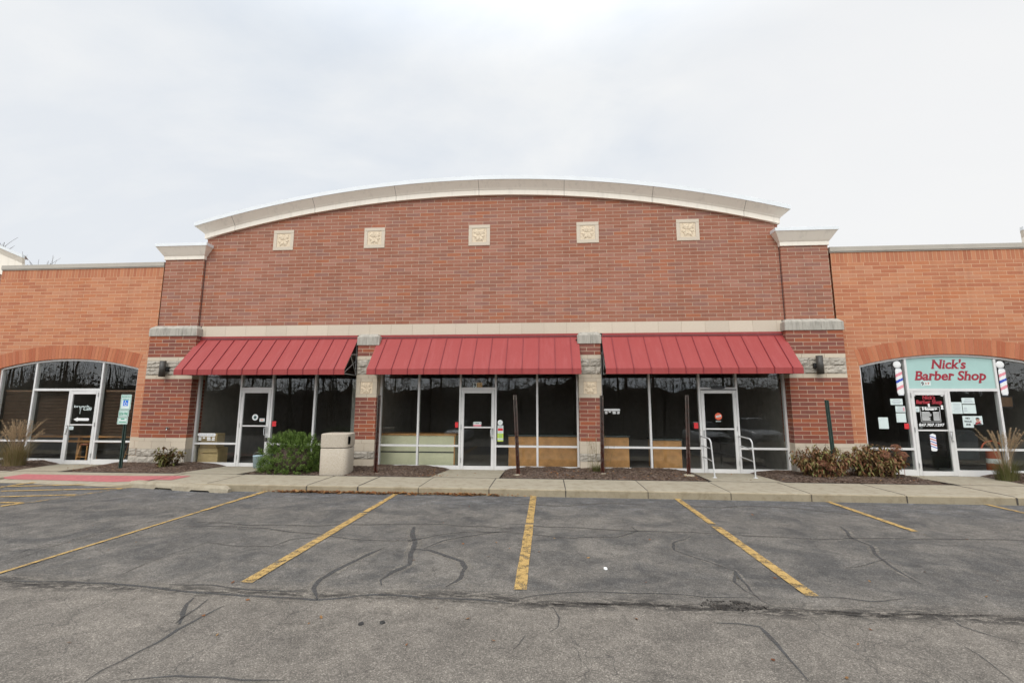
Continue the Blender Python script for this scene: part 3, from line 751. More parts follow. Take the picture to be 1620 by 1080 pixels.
# ---- storefronts
GY0, GY1 = .094, .100
def pane(parent, x0, x1, z0, z1):
    m = MB(); m.box(x0, x1, GY0, GY1, z0, z1); return m.obj('glass_pane', 'glass', parent)
def door(parent, x0, x1, zb, zt, hinge, handle=True, panic=False, name='door'):
    m = MB(); st = .077; y0, y1 = .046, .092
    m.box(x0, x0+st, y0, y1, zb, zt); m.box(x1-st, x1, y0, y1, zb, zt)
    m.box(x0+st, x1-st, y0, y1, zt-.09, zt); m.box(x0+st, x1-st, y0, y1, zb, zb+.105); m.box(x0+st, x1-st, y0+.008, y1-.004, 1.018, 1.055)
    d = m.obj(name, 'alu', parent, bev=.004)
    g = MB(); g.box(x0+st, x1-st, .066, .072, zb+.105, 1.018); g.box(x0+st, x1-st, .066, .072, 1.055, zt-.09); g.obj('glass_pane', 'glass', d)
    hx = x1-st*.45 if hinge == 'L' else x0+st*.45
    h = MB()
    if handle:
        s = -1 if hinge == 'L' else 1
        h.tube([(hx, .05, 1.02), (hx, .0, 1.0), (hx+s*.05, -.012, .98), (hx+s*.05, -.012, .80), (hx, .0, .78), (hx, .05, .77)], .011, 8)
        h.obj('handle', 'alu2', d)
    h = MB(); h.box(hx-.018, hx+.018, .036, .047, .84, 1.0); h.tube([(hx, .040, .98), (hx, .030, .98)], .014, 10); h.obj('lock_plate', 'alu2', d)
    qx = x0+.008 if hinge == 'L' else x1-.008
    for z in (.18, 1.05, 1.9):
        q = MB(); q.tube([(qx, .038, z-.06), (qx, .038, z+.06)], .011, 8); q.obj('hinge', 'alu2', d)
    return d
def bay(parent, ms, di, x_end0, x_end1, ztop=3.05):
    """ms: mullion centres; the door hangs between ms[di] and ms[di+1]"""
    m = MB(); w = .026; y0, y1 = .05, .15; zb = -.10
    for x in ms: m.box(x-w, x+w, y0, y1, zb, ztop)
    for i, (a, b) in enumerate(zip(ms, ms[1:])):
        a, b = a+w, b-w
        m.box(a, b, y0+.002, y1-.002, ztop-.05, ztop-.001)
        if i == di: m.box(a, b, y0+.002, y1-.002, 2.045, 2.105)
        else: m.box(a, b, y0+.002, y1-.002, .52, .57); m.box(a, b, y0+.002, y1-.002, zb+.001, .03)
    fr = m.obj('storefront_frame', 'alu', parent, bev=.003)
    for i, (a, b) in enumerate(zip(ms, ms[1:])):
        a, b = a+w, b-w
        if i == di: pane(fr, a, b, 2.105, ztop-.05)
        else: pane(fr, a, b, .57, ztop-.05); pane(fr, a, b, .03, .52)
    return fr
zt = 2.040
bay(main, [-8.003, -6.736, -5.805, -4.563, -3.306], 1, 0, 0); door(main, -6.70, -5.84, -.075, zt, 'L')
bay(main, [-2.674, -1.610, -.457, .509, 1.632, 2.704], 2, 0, 0); door(main, -.424, .476, -.075, zt, 'L')
bay(main, [3.336, 4.589, 5.867, 6.811, 8.003], 2, 0, 0); d3 = door(main, 5.90, 6.778, -.075, zt, 'R', False)
m = MB(); m.box(5.90, 6.80, .02, .046, 2.035, 2.055); m.box(6.17, 6.50, -.01, .05, 2.075, 2.135); m.obj('door_opener', 'black', main)
m = MB()
for a, b in ((-8.03,-3.28),(-2.70,2.73),(3.31,8.03)): m.box(a, b, .02, .2, 3.05, 35*C-.002)
m.obj('header_panel', 'lamp', main)
# interior shell
m = MB(); m.box(-8.03, 8.03, .16, 9, -.25, -.055); m.obj('interior_floor', 'carpet', main)
m = MB(); m.box(-8.03, 8.03, 6.5, 6.6, -.05, 3.1); m.box(-8.12, -8.03, .31, 9, -.05, 3.1); m.box(8.03, 8.12, .31, 9, -.05, 3.1)
for xc in (-2.99, 3.02): m.box(xc-.06, xc+.06, .31, 9, -.05, 3.1)
m.obj('interior_wall', 'room', main)
m = MB(); m.box(-8.12, 8.12, .21, 9.1, 3.1, 3.2); m.obj('interior_ceiling', 'room', main)

# ------------------------------------------------------------------ awnings
def awning(x0, x1, seams, label):
    zt_, zr, zb_, yt, yf = 3.455, 2.545, 2.405, -.03, -.80
    t = thing('awning', label, 'awning', ((x0+x1)/2, 0, zb_), 'red metal awnings over the shop fronts')
    th = .012
    m = MB()
    m.face([(x0,yt,zt_),(x0,yf,zr),(x1,yf,zr),(x1,yt,zt_)]); m.face([(x0,yt,zt_-th*1.6),(x1,yt,zt_-th*1.6),(x1,yf+th,zr-th),(x0,yf+th,zr-th)])
    m.face([(x0,yt,zt_),(x0,yt,zt_-th*1.6),(x0,yf+th,zr-th),(x0,yf,zr)]); m.face([(x1,yt,zt_),(x1,yf,zr),(x1,yf+th,zr-th),(x1,yt,zt_-th*1.6)])
    m.obj('roof_sheet', 'awning', t)
    m = MB(); m.box(x0, x1, yf+.001, yf+.016, zb_, zr-.002); m.box(x0, x1, yf+.016, yf+.045, zb_, zb_+.012); m.obj('front_lip', 'awning', t)
    for x in seams:
        s = MB(); w = .007; hgt = .022; nrm = Vector((0, -(zt_-zr), (yt-yf))).normalized()
        nrm = Vector((0, -.76, .65))
        A, B = Vector((x, yt, zt_)), Vector((x, yf, zr))
        for sx in (-w, w):
            v = Vector((sx, 0, 0)); s.face([A+v, B+v, B+v+nrm*hgt, A+v+nrm*hgt])
        v = Vector((w, 0, 0)); s.face([A-v+nrm*hgt, B-v+nrm*hgt, B+v+nrm*hgt, A+v+nrm*hgt])
        s.box(x-w, x+w, yf-.017, yf, zb_+.002, zr+.004)
        s.obj('standing_seam', 'awnseam', t)
    m = MB(); m.box(x0+.02, x1-.02, -.035, -.008, zt_+.02, 3.55); m.box(x0+.02, x1-.02, -.05, -.01, zt_-.005, zt_+.022); m.obj('flashing', 'awning', t)
    m = MB(); m.box(x0+.03, x1-.03, -.052, -.034, zt_+.012, zt_+.03); m.obj('painted_shadow_strip', 'ink', t)  # dark strip painted as the shadow line along the flashing
    for x in (x0+.035, x1-.035):
        m = MB(); r = .014
        m.tube([(x, -.02, zt_-.05), (x, yf+.04, zr-.05)], r, 6); m.tube([(x, -.02, zb_+.03), (x, yf+.04, zb_+.03)], r, 6); m.tube([(x, -.02, zb_+.02), (x, -.02, zt_-.04)], r, 6)
        m.tube([(x, -.03, zb_+.42), (x, yf+.05, zb_+.05)], r*.8, 6); m.tube([(x, -.03, zb_+.10), (x, -.40, zb_+.56)], r*.8, 6)
        m.obj('frame_tube', 'alu2', t)
    return t
awning(-8.078, -3.36, [-7.83+.4187*i for i in range(11)], 'left red metal awning, above the pane with cardboard boxes')
awning(-2.766, 2.757, [-2.527+.4215*i for i in range(13)], 'middle and widest red metal awning, between the two stone-capped columns')
awning(3.362, 8.066, [3.63+.4187*i for i in range(11)], 'right red metal awning, above the door with two white handrails')

# ------------------------------------------------------------------ wings
WX, WR, WZ = 12.07, 8.78, 2.94-8.78
def arch(x, R): return WZ+math.sqrt(max(0, R*R-(x-WX)**2))
def wing(s, name, label):
    t = thing(name, label, 'building', (s*WX, 0, 0))
    X = lambda x: s*x
    def q(mb, pts, m=0): mb.face(pts if s > 0 else pts[::-1], m)
    x0, x1, hw = 9.43, 14.71, 2.2
    zs = arch(WX+hw, WR)
    sk = (WX+hw+ .4*hw/WR, zs+.4*(zs-WZ)/WR)
    m = MB(); y = 0
    Rh = WR+.385; hx = hw*Rh/WR
    px = [WX-hx+2*hx*i/40 for i in range(41)]
    top = 53*C
    q(m, [(X(x0),y,-.2),(X(WX-hw),y,-.2),(X(WX-hw),y,zs),(X(WX-hx),y,arch(WX-hx,Rh)),(X(WX-hx),y,top),(X(x0),y,top)])
    q(m, [(X(WX+hw),y,-.2),(X(x1),y,-.2),(X(x1),y,top),(X(WX+hx),y,top),(X(WX+hx),y,arch(WX+hx,Rh)),(X(WX+hw),y,zs)])
    for a, b in zip(px, px[1:]): q(m, [(X(a),y,arch(a,Rh)),(X(b),y,arch(b,Rh)),(X(b),y,top),(X(a),y,top)])
    for x in (WX-hw, WX+hw): q(m, [(X(x),0,-.2),(X(x),.16,-.2),(X(x),.16,zs+.1),(X(x),0,zs)])
    q(m, [(X(x0),y,top),(X(x1),y,top),(X(x1),y,56*C),(X(x0),y,56*C)], 1)
    m.box(*sorted((X(x0), X(x1))), .19, .4, 3.4, 56*C-.01)
    w = m.obj('brick_wall', ['wbrick', 'soldier'], t)
    # arch of standing bricks
    m = MB(); N = 43; th0 = math.asin(hw/WR)
    for i in range(N):
        a0 = -th0+2*th0*i/N+.00052; a1 = -th0+2*th0*(i+1)/N-.00052
        P = [(X(WX+r*math.sin(a)), WZ+r*math.cos(a)) for a in (a0, a1) for r in (WR, WR+.4)]
        ia, oa, ib, ob = P
        j = .001*random.random()
        m.poly([ia, ib, ob, oa], -.004-j, .17)
    vo = m.obj('brick_arch', 'vous', t)
    m = MB()
    for i in range(30):
        a0 = -th0+2*th0*i/30; a1 = -th0+2*th0*(i+1)/30
        m.poly([(X(WX+r*math.sin(a)), WZ+r*math.cos(a)) for a, r in ((a0,WR+.006),(a1,WR+.006),(a1,WR+.394),(a0,WR+.394))], .001, .165)
    m.obj('mortar_bed', plain('arch_mortar', (.58,.36,.21), .95) if s > 0 else bpy.data.materials['arch_mortar'], vo)
    # coping
    m = MB(); c0, c1 = sorted((X(x0-.02), X(x1))); m.box(c0, c1, -.038, .45, 56*C, 57.2*C); m.box(c0, c1, -.02, .0, 56*C-.03, 56*C); m.obj('metal_coping', 'tancoping', t)
    # base stones on the jambs
    for a, b in ((x0, WX-hw), (WX+hw, x1)):
        m = MB(); k = MB(); a, b = sorted((X(a), X(b)))
        block_row(m, a, b, -.006, .15, 6*C, 7*C, [(a+b)/2+.05]); block_row(m, a, b, -.006, .15, 4*C, 6*C, [(a+b)/2-.07])
        block_row(k, a, b, -.004, .15, 2*C, 4*C, [(a+b)/2], 0, .022); block_row(k, a, b, -.004, .15, -1.5*C, 2*C, [(a+b)/2+.08], 0, .022)
        m.obj('smooth_stone', 'stone', t); k.obj('rough_stone', 'rock', t)
    # storefront
    ms = [9.870+.026, 11.02, 11.962, 13.135, 14.244]
    m = MB(); wv = .026; y0, y1 = .05, .15
    at = lambda x: arch(x, WR)-.003
    def bar(x, zb, zt_):
        a, b = sorted((X(x-wv), X(x+wv))); m.box(a, b, y0, y1, zb, zt_)
    for x in (ms[0], ms[4]): bar(x, -.1, at(x+(-wv if x < WX else wv))-.05)
    bar(ms[1], -.1, at(ms[1])-.05); bar(ms[3], -.1, at(ms[3])-.06); bar(ms[2], -.1, 2.005)
    a, b = sorted((X(ms[1]+wv), X(ms[3]-wv))); m.box(a, b, y0+.002, y1-.002, 2.006, 2.075)
    for i, j in ((0,1),(2,3),(3,4)):
        a, b = sorted((X(ms[i]+wv), X(ms[j]-wv))); m.box(a, b, y0+.002, y1-.002, .55, .60); m.box(a, b, y0+.002, y1-.002, -.099, .075)
    for i in range(36):
        a, b = WX-hw+.001+(2*hw-.002)*i/36, WX-hw+.001+(2*hw-.002)*(i+1)/36
        P = [(X(a), at(a)-.052), (X(b), at(b)-.052), (X(b), at(b)), (X(a), at(a))]
        m.poly(P if s > 0 else P[::-1], y0+.001, y1-.001)
    fr = m.obj('storefront_frame', 'alu', t)
    for i, j in ((0,1),(3,4)):
        a, b = ms[i]+wv, ms[j]-wv; pa, pb = sorted((X(a), X(b))); pane(fr, pa, pb, .075, .55)
        n = 8; P = [(X(a), .60), (X(b), .60)]+[(X(b-(b-a)*k_/n), at(b-(b-a)*k_/n)-.05) for k_ in range(n+1)]
        g = MB(); g.poly(P, GY0, GY1); g.obj('glass_pane', 'glass', fr)
    pa, pb = sorted((X(ms[2]+wv), X(ms[3]-wv))); pane(fr, pa, pb, .075, .55); pane(fr, pa, pb, .60, 2.006)
    a, b = ms[1]+wv, ms[3]-wv; n = 12
    P = [(X(a), 2.075), (X(b), 2.075)]+[(X(b-(b-a)*k_/n), at(b-(b-a)*k_/n)-.05) for k_ in range(n+1)]
    g = MB(); g.poly(P, GY0, GY1); g.obj('glass_pane', 'glass', fr)
    pa, pb = sorted((X(ms[1]+wv+.006), X(ms[2]-wv-.006)))
    door(t, pa, pb, -.06, 2.0, 'L' if s > 0 else 'R')
    # interior shell
    a, b = sorted((X(x0), X(x1)))
    m = MB(); m.box(a, b, .16, 9, -.25, -.06); m.obj('interior_floor', 'carpet', t)
    m = MB(); m.box(a, b, 9, 9.1, -.05, 3.3); m.box(a, a+.06, .2, 9, -.05, 3.3); m.box(b-.06, b, .2, 9, -.05, 3.3)
    for xx in ((x0, WX-hw), (WX+hw, x1)):
        c, d = sorted((X(xx[0]), X(xx[1]))); m.box(c+.065, d-.0, .155, .2, -.05, 3.3) if s > 0 else m.box(c, d-.065, .155, .2, -.05, 3.3)
    m.obj('interior_wall', 'room', t)
    m = MB(); m.box(a, b, .19, 9.1, 3.3, 3.39); m.obj('interior_ceiling', 'room', t)
    m = MB(); m.box(a, b, .41, 12, 5.3, 5.45); m.obj('roof', 'roof', t)
    return t
barber = wing(1, 'barber_shop_building', 'orange brick wing with arched window front on the right, a barber shop')
cafe = wing(-1, 'cafe_building', 'orange brick wing with arched window front on the left, a brunch cafe')

# next blocks of the row, only the ends of their raking cornices rise above the wings
def neighbour(s, label):
    t = thing('neighbouring_building', label, 'building', (s*19, .4, 0), 'neighbouring blocks of the row')
    m = MB(); P = [(s*14.72, -.2), (s*24, -.2), (s*24, 9.4), (s*14.72, 5.95)]
    m.poly(P if s > 0 else P[::-1], .62, 1.0); m.obj('brick_wall', 'brick', t)
    m = MB(); k = MB()
    def prof(mb, pr, sl=.40):
        rows = []
        for o_, dz in pr:
            xe = 14.88-o_
            rows.append([(s*xe, .70-o_, 5.93+dz), (s*xe, .62-o_, 5.93+dz), (s*24, .62-o_, 5.93+dz+sl*(24-xe))])
        mb.grid(rows)
    dzr = .02 if s < 0 else .12
    prof(m, [(-.02,-.5+dzr),(.07,-.5+dzr),(.08,.0+dzr),(.085,.12+dzr),(.2,.27+dzr)]); prof(k, [(.19,.27+dzr),(.215,.27+dzr),(.22,.36+dzr),(-.3,.38+dzr)])
    c = m.obj('cornice', 'cornice', t); k.obj('metal_coping', 'coping', c)
neighbour(-1, 'next block past the cafe, its raking tan cornice end above the left coping')
neighbour(1, 'next block past the barber shop, only its cornice tip showing above the right coping')

# ------------------------------------------------------------------ signs, stickers and papers on the glass
YD = .0885                                      # just proud of the fixed panes
YDD = .0605                                     # just proud of the door panes
def crop(x0, y0, k): return lambda x, y: (x0+x/k, y0+y/k)
kb, kc, kl, km, kr = crop(1320,530,4.32), crop(0,540,4.695), crop(300,580,5.4), crop(560,510,4), crop(900,510,3.5217)
def rect(f, a, b, c, d, Y):                     # -> x0,x1,z0,z1
    p = onY(*f((a+c)/2-(c-a)/2, (b+d)/2), Y); q = onY(*f(c, (b+d)/2), Y); t = onY(*f((a+c)/2, b), Y); u = onY(*f((a+c)/2, d), Y)
    return p.x, q.x, u.z, t.z
def fit(mb, txt, x0, x1, z0, cap, y, m=0, bold=0, shear=0):
    tmp = MB(); text_mb(tmp, txt, 0, 0, 0, 1, 0, bold/max(cap/.7, .01)*cap/.7, 0, 'LEFT')
    w = max(v[0] for v in tmp.v)-min(v[0] for v in tmp.v); l = min(v[0] for v in tmp.v); size = cap/.70
    sx = (x1-x0-shear*cap)/(w*size)
    text_mb(mb, txt, x0-l*size*sx, z0, y, size, m, bold, shear, 'LEFT', sx)
def sticker(name, label, cat, R, Y, mats, draw, group=None, parent=None):
    x0, x1, z0, z1 = R
    m = MB(); m.box(x0, x1, Y-.0015, Y+.004, z0, z1, 0); draw(m, x0, x1, z0, z1, Y-.0025)
    o = m.obj(name, mats, parent, loc=((x0+x1)/2, Y, z0))
    return tag(o, label, cat, group)
def lines(m, x0, x1, z0, z1, y, n, mi=1, fill=.55, ragged=.3):
    h = (z1-z0)/n; r = random.Random(n+int(x0*100))
    for i in range(n):
        z = z1-(i+.5)*h; w = (x1-x0)*(1-ragged*r.random())*.5; c = (x0+x1)/2
        m.box(c-w, c+w, y, y+.001, z-h*fill/2, z+h*fill/2, mi)
def disc(m, cx, cz, r, y, mi, n=24, th=.003): m.poly([(cx+r*math.cos(2*PI*i/n), cz+r*math.sin(2*PI*i/n)) for i in range(n)], y-th, y, mi)

# barber shop sign above the door
t = thing('shop_sign', "pale teal barber shop sign with maroon lettering, filling the arched pane above the door", 'sign', (12.07, .085, 2.09))
m = MB(); a, b = 11.05, 13.105; n = 14
m.poly([(a, 2.078), (b, 2.078)]+[(b-(b-a)*k_/n, arch(b-(b-a)*k_/n, WR)-.056) for k_ in range(n+1)], .080, .0915)
m.obj('panel', 'teal', t)
def serif_text(mb, txt, x0, x1, z0, cap, y, m_, bold, shear):
    """bold slanted letters, each stem finished with small slab serifs"""
    def ext(s_):
        q = MB(); text_mb(q, s_, 0, 0, 0, 1, 0, 0, 0, 'LEFT'); xs_ = [v[0] for v in q.v]; return min(xs_), max(xs_)
    bar = ext('|')[1]; full = ext(txt)[1]; k = (x1-x0-shear*cap)/full; size = cap/.7; xh = .74
    TOP, BOT = 1, 0
    rule = {'N': [(0,TOP),(0,BOT),(1,TOP)], 'i': [(.5,BOT)], 'k': [(0,BOT),(0,TOP),(1,BOT)], 'B': [(0,TOP),(0,BOT)], 'r': [(0,BOT),(0,xh)], 'b': [(0,TOP)], 'h': [(0,TOP),(0,BOT),(1,BOT)], 'p': [(0,-.3),(0,xh)], 'a': [(1,BOT)]}
    for i, ch in enumerate(txt):
        if ch == ' ': continue
        adv = ext(txt[:i]+'|')[1]-bar if i else 0.
        gx0, gx1 = ext(ch); x = x0+adv*k
        text_mb(mb, ch, x, z0, y, size, m_, bold, shear, 'LEFT', k/size)
        for fx, fz in rule.get(ch, ()):
            st = .5*cap*.16; lx = x+(gx0+(gx1-gx0)*fx)*k+(st if fx == 0 else -st if fx == 1 else 0)
            zz = z0+fz*cap-(cap*.075 if fz > 0 else 0); sh = shear*(zz-z0); w_ = cap*.17; hh = cap*.075
            mb.poly([(lx-w_+sh, zz), (lx+w_+sh, zz), (lx+w_+sh+hh*shear, zz+hh), (lx-w_+sh+hh*shear, zz+hh)], y-.0035, y-.0005, m_)
m = MB()
R = rect(kb, 655, 168, 903, 228, .08); serif_text(m, "Nick's", R[0], R[1], R[2], .225, .0785, 0, .009, .22)
R = rect(kb, 543, 245, 1042, 306, .08); serif_text(m, "Barber Shop", R[0], R[1], R[2], .225, .0785, 0, .009, .22)
m.obj('lettering', 'maroon', t)
R = rect(kb, 590, 313, 658, 347, .078)
m = MB(); x0, x1, z0, z1 = R; xm = x0+(x1-x0)*.36
m.box(x0, xm-.003, .0755, .0795, z0, z1, 0); m.box(xm+.003, x1, .0755, .0795, z0+.01, z1-.01, 0)
fit(m, '9', x0+.015, xm-.018, z0+.02, (z1-z0)-.04, .0745, 1, .004); fit(m, '17', xm+.03, x1-.03, z0+.035, (z1-z0)-.07, .0745, 2, .002)
tag(m.obj('number_tile', ['signface', 'ink', 'orange'], loc=(x0, .08, z0)), 'house number tiles 917 on the teal barber shop sign', 'number plate')

def barber_pole(R, label):
    x0, x1, z0, z1 = R; cx = (x0+x1)/2+.02; w = .083; t = thing('barber_pole', label, 'barber pole', (cx, .07, z0), 'barber poles on the arched window')
    m = MB(); rr = .097; zc_ = z1-rr
    m.lathe([(.001+rr*math.sin(PI*i/12), zc_-rr*math.cos(PI*i/12)) for i in range(13)], cx-.02, 0, 24)
    m.v = [(x, .075+y*.25, z) for x, y, z in m.v]; m.obj('globe', 'white', t)
    m = MB(); zt_ = zc_-rr*.93; rows = []
    H = zt_-z0; n = 40
    for i in range(n+1):
        z = z0+H*i/n; rw = w*(.82 if (i < 3 or i > n-3) else 1)
        rows.append([(cx+rw*math.sin(a), .078-.03*math.cos(a), z) for a in [PI*(-.5+k/16) for k in range(17)]])
    base = len(m.f); m.grid(rows, 0, True)
    for fi in range(base, len(m.f)):
        q = fi-base; i, j = divmod(q, 16); zrel = i/n; xrel = j/16
        p = (zrel-.16*xrel); k = None
        for lo, hi, mi in ((.16,.27,1),(.42,.52,2),(.64,.75,1)):
            if lo < p < hi: k = mi
        if zrel < .07 or zrel > .90: k = 3 if (i % 3 == 0) else 0
        m.mi[fi] = k or 0
    m.obj('striped_cylinder', ['white', 'pink', 'blue', 'grey'], t)
    return t
R = rect(kb, 398, 176, 474, 412, .07); barber_pole((R[0]+.02, R[1], R[2], R[3]), 'striped barber pole with white globe, left of the teal barber shop sign')
R = rect(kb, 1104, 176, 1182, 412, .07); barber_pole((R[0]+.02, R[1], R[2], R[3]), 'striped barber pole with white globe, right of the teal barber shop sign')

PG = 'papers taped inside the barber shop window'
def paper(f, q, Y, label, n, mats=('signface', 'grey'), extra=None, group=PG, ins=.12, cat='paper', name='paper_notice', fill=.4):
    def dr(m, x0, x1, z0, z1, y):
        if n: lines(m, x0+(x1-x0)*ins, x1-(x1-x0)*ins, z0+(z1-z0)*ins, z1-(z1-z0)*ins, y, n, 1, fill)
        if extra: extra(m, x0, x1, z0, z1, y)
    return sticker(name, label, cat, rect(f, *q, Y), Y, list(mats), dr, group)
paper(kb, (383,434,466,476), YD, 'wide white notice below the left barber pole, topmost of the column of three', 3)
def red1(m, x0, x1, z0, z1, y): m.box(x1-(x1-x0)*.22, x1-(x1-x0)*.08, y, y+.001, z0+.03, z1-.03, 2)
paper(kb, (418,484,484,526), YD, 'white card with a narrow pink strip, middle of the column below the left barber pole', 4, ('signface', 'grey', 'pink'), red1)
paper(kb, (424,532,490,595), YD, 'square white sheet, lowest of the column of three below the left barber pole', 0)
paper(kb, (303,561,369,639), YD, 'blank white sheet alone in the middle of the left barber shop window', 0)
paper(kb, (801,457,873,536), YD, 'white notice of seven short lines, left of the two stacked sheets beside the barber door', 7, fill=.28)
paper(kb, (870,428,957,469), YD, 'wide white notice with three lines, upper right of the barber shop door', 3)
paper(kb, (879,475,967,535), YD, 'white sheet with faint print at its left, directly above the no walk ins notice', 0, extra=lambda m, x0, x1, z0, z1, y: lines(m, x0+.02, x0+.10, z0+.05, z1-.06, y, 3, 1, .4))
def nowalk(m, x0, x1, z0, z1, y):
    for i, w in enumerate(('NO', 'WALK', 'INS')):
        k = (.30, .13, .3)[i]; fit(m, w, x0+(x1-x0)*k, x1-(x1-x0)*k, z1-(z1-z0)*(.27+.27*i), (z1-z0)*.15, y, 1, .002)
paper(kb, (879,552,949,631), YD, 'white NO WALK INS notice in the sidelight right of the barber door', 0, ('signface', 'ink'), nowalk)
def face(m, x0, x1, z0, z1, y):
    cx = (x0+x1)/2; w = x1-x0; h = z1-z0
    m.poly([(cx-w*.36, z0+.005), (cx+w*.40, z0+.005), (cx+w*.22, z0+h*.26), (cx-w*.2, z0+h*.26)], y-.0005, y, 1)
    m.poly([(cx+w*.19*math.cos(a), z0+h*.53+h*.25*math.sin(a)) for a in [2*PI*i/16 for i in range(16)]], y-.001, y, 2)
    m.poly([(cx+w*.21*math.cos(a), z0+h*.64+h*.19*math.sin(a)) for a in [PI*i/10 for i in range(11)]], y-.0015, y, 1)
    for sg in (-1, 1): m.poly([(cx-w*.3, z0+h*(.17-.13*sg)), (cx-w*.24, z0+h*(.12-.13*sg)), (cx+w*.36, z0+h*(.26+.13*sg)), (cx+w*.3, z0+h*(.31+.13*sg))][::1], y-.002, y, 3)
paper(kb, (946,552,1012,610), YD, 'small portrait poster crossed out in red, right of the no walk ins notice', 0, ('signface', 'ink', 'skin', 'redst'), face, cat='poster', name='portrait_poster')

# lettering on the barber door
t = thing('door_lettering', 'white and red lettering with opening hours on the black glass of the barber door', 'lettering', (11.48, .06, 1.2))
m = MB()
R = rect(kb, 598, 412, 690, 438, YDD); serif_text(m, "Nick's", R[0], R[1], R[2], R[3]-R[2], YDD, 0, .003, .18)
R = rect(kb, 556, 443, 738, 469, YDD); serif_text(m, "Barber Shop", R[0], R[1], R[2], R[3]-R[2], YDD, 0, .003, .18)
m.obj('name_lettering', plain('door_red_letters', (.42,.035,.05), .5), t)
m = MB()
R = rect(kb, 602, 492, 700, 514, YDD); fit(m, "Hours", R[0], R[1], R[2]+.01, R[3]-R[2]-.01, YDD-.001, 0, .006)
x0, x1, z0, z1 = rect(kb, 588, 489, 724, 592, YDD)
for q in ((x0, x1, z1-.008, z1), (x0, x1, z0, z0+.008), (x0, x0+.008, z0, z1), (x1-.008, x1, z0, z1)): m.box(q[0], q[1], YDD-.002, YDD, q[2], q[3])
zz = z1-.13
for i in range(8):
    z = zz-i*(zz-z0-.02)/8
    m.box(x0+.03, x0+.03+(.19,.2,.23,.22,.17,.2,.18,.2)[i], YDD-.002, YDD, z-.014, z); m.box(x1-.17, x1-.025, YDD-.002, YDD, z-.014, z)
m.obj('hours_panel', 'white', t)
m = MB()
R = rect(kb, 578, 603, 752, 622, YDD); fit(m, "847.707.1297", R[0], R[1], R[2], R[3]-R[2], YDD, 0, .003, .15); m.obj('phone_number', 'white', t)
m = MB()
for cx, cy, w in ((545,406,16),(637,402,16),(733,403,24),(645,478,22),(735,490,26)):    # small white emblems
    p = onY(*kb(cx, cy), YDD); r = w/4.32/61/2
    disc(m, p.x, p.z+r*.3, r*.62, YDD-.001, 0, 12); m.poly([(p.x-r*.75, p.z-r*1.2), (p.x+r*.8, p.z-r*1.2), (p.x+r*.25, p.z), (p.x-r*.25, p.z)], YDD-.003, YDD-.001)
m.obj('white_emblem', 'white', t)
sticker('paper_notice', 'small white slip on the left edge of the barber door glass beside the hours panel', 'paper', rect(kb, 550, 487, 580, 524, YDD), YDD, ['signface', 'grey', 'redst'], lambda m, x0, x1, z0, z1, y: lines(m, x0+.02, x1-.02, z0+.02, z1-.05, y, 2), PG)
t = thing('pole_decal', 'small striped barber pole decal on the lower glass of the barber door', 'decal', (11.45, .06, .6))
x0, x1, z0, z1 = rect(kb, 657, 672, 698, 792, YDD)
m = MB(); m.poly([(x0, z0+.02), (x0+.03, z0), (x1-.03, z0), (x1, z0+.02), (x1, z1-.03), ((x0+x1)/2, z1), (x0, z1-.03)], YDD-.002, YDD, 0)
for zb_, mi in ((.20,2),(.34,1),(.48,2),(.62,1),(.76,2)):
    h = z1-z0; m.poly([(x0, z0+h*(zb_+.07)), (x1, z0+h*(zb_-.05)), (x1, z0+h*(zb_)), (x0, z0+h*(zb_+.12))], YDD-.004, YDD-.002, mi)
m.obj('striped_decal', ['white', 'redst', 'blue'], t)

RS = 'red square stickers on the shop windows'
for f, q, lb in ((kl,(704,465,738,508),'red square sticker beside the left shop door with the round decal'),(km,(640,630,660,664),'red square sticker on the pane left of the middle shop door'),(kr,(697,558,721,590),'red square sticker on the pane left of the door with white handrails'),(kb,(479,603,511,640),'red square sticker on the barber shop window beside its door')):
    sticker('window_sticker', lb, 'sticker', rect(f, *q, YD), YD, ['redst'], lambda *a: None, RS)
def closed(m, x0, x1, z0, z1, y):
    m.box(x0, x1, y, y+.001, z0, z0+(z1-z0)*.4, 1)
    for x in (x0+.02, x1-.02): disc(m, x, z1-.025, .012, y, 2, 10, .001)
    fit(m, 'NOTICE', x0+.045, x1-.045, z0+(z1-z0)*.58, (z1-z0)*.2, y, 2, .0) if False else lines(m, x0+.05, x1-.05, z0+(z1-z0)*.5, z1-.02, y, 1, 2, .5)
sticker('door_notice', 'white and pink notice on the glass of the middle shop door', 'sign', rect(km, 755, 628, 806, 656, YDD), YDD, ['signface', 'pink', 'ink'], closed)
t = thing('sticker_column', 'round white decal above a grey and lime sticker strip, right of the middle shop door', 'sticker', (.6, YD, .9))
m = MB(); x0, x1, z0, z1 = rect(km, 909, 616, 941, 648, YD); disc(m, (x0+x1)/2, (z0+z1)/2, (x1-x0)/2, YD, 0); disc(m, (x0+x1)/2, (z0+z1)/2, (x1-x0)*.3, YD-.003, 1, 20, .001); m.obj('round_decal', ['white', 'signface'], t)
m = MB(); x0, x1, z0, z1 = rect(km, 908, 650, 945, 752, YD); H = z1-z0
m.box(x0, x1, YD-.002, YD, z0, z1, 0)
m.box(x0+.012, x1-.012, YD-.003, YD-.002, z0+H*.66, z0+H*.82, 1); m.box(x0, x1, YD-.003, YD-.002, z0+H*.2, z0+H*.5, 2); m.box(x0, x1, YD-.003, YD-.002, z0, z0+H*.09, 2)
lines(m, x0+.015, x1-.015, z0+H*.84, z0+H*.98, YD-.003, 2, 3); lines(m, x0+.02, x1-.02, z0+H*.24, z0+H*.46, YD-.004, 3, 4, .35); lines(m, x0+.015, x1-.015, z0+H*.52, z0+H*.63, YD-.003, 2, 3, .4)
m.box(x0, x1, YD-.003, YD-.002, z0+H*.11, z0+H*.15, 3)
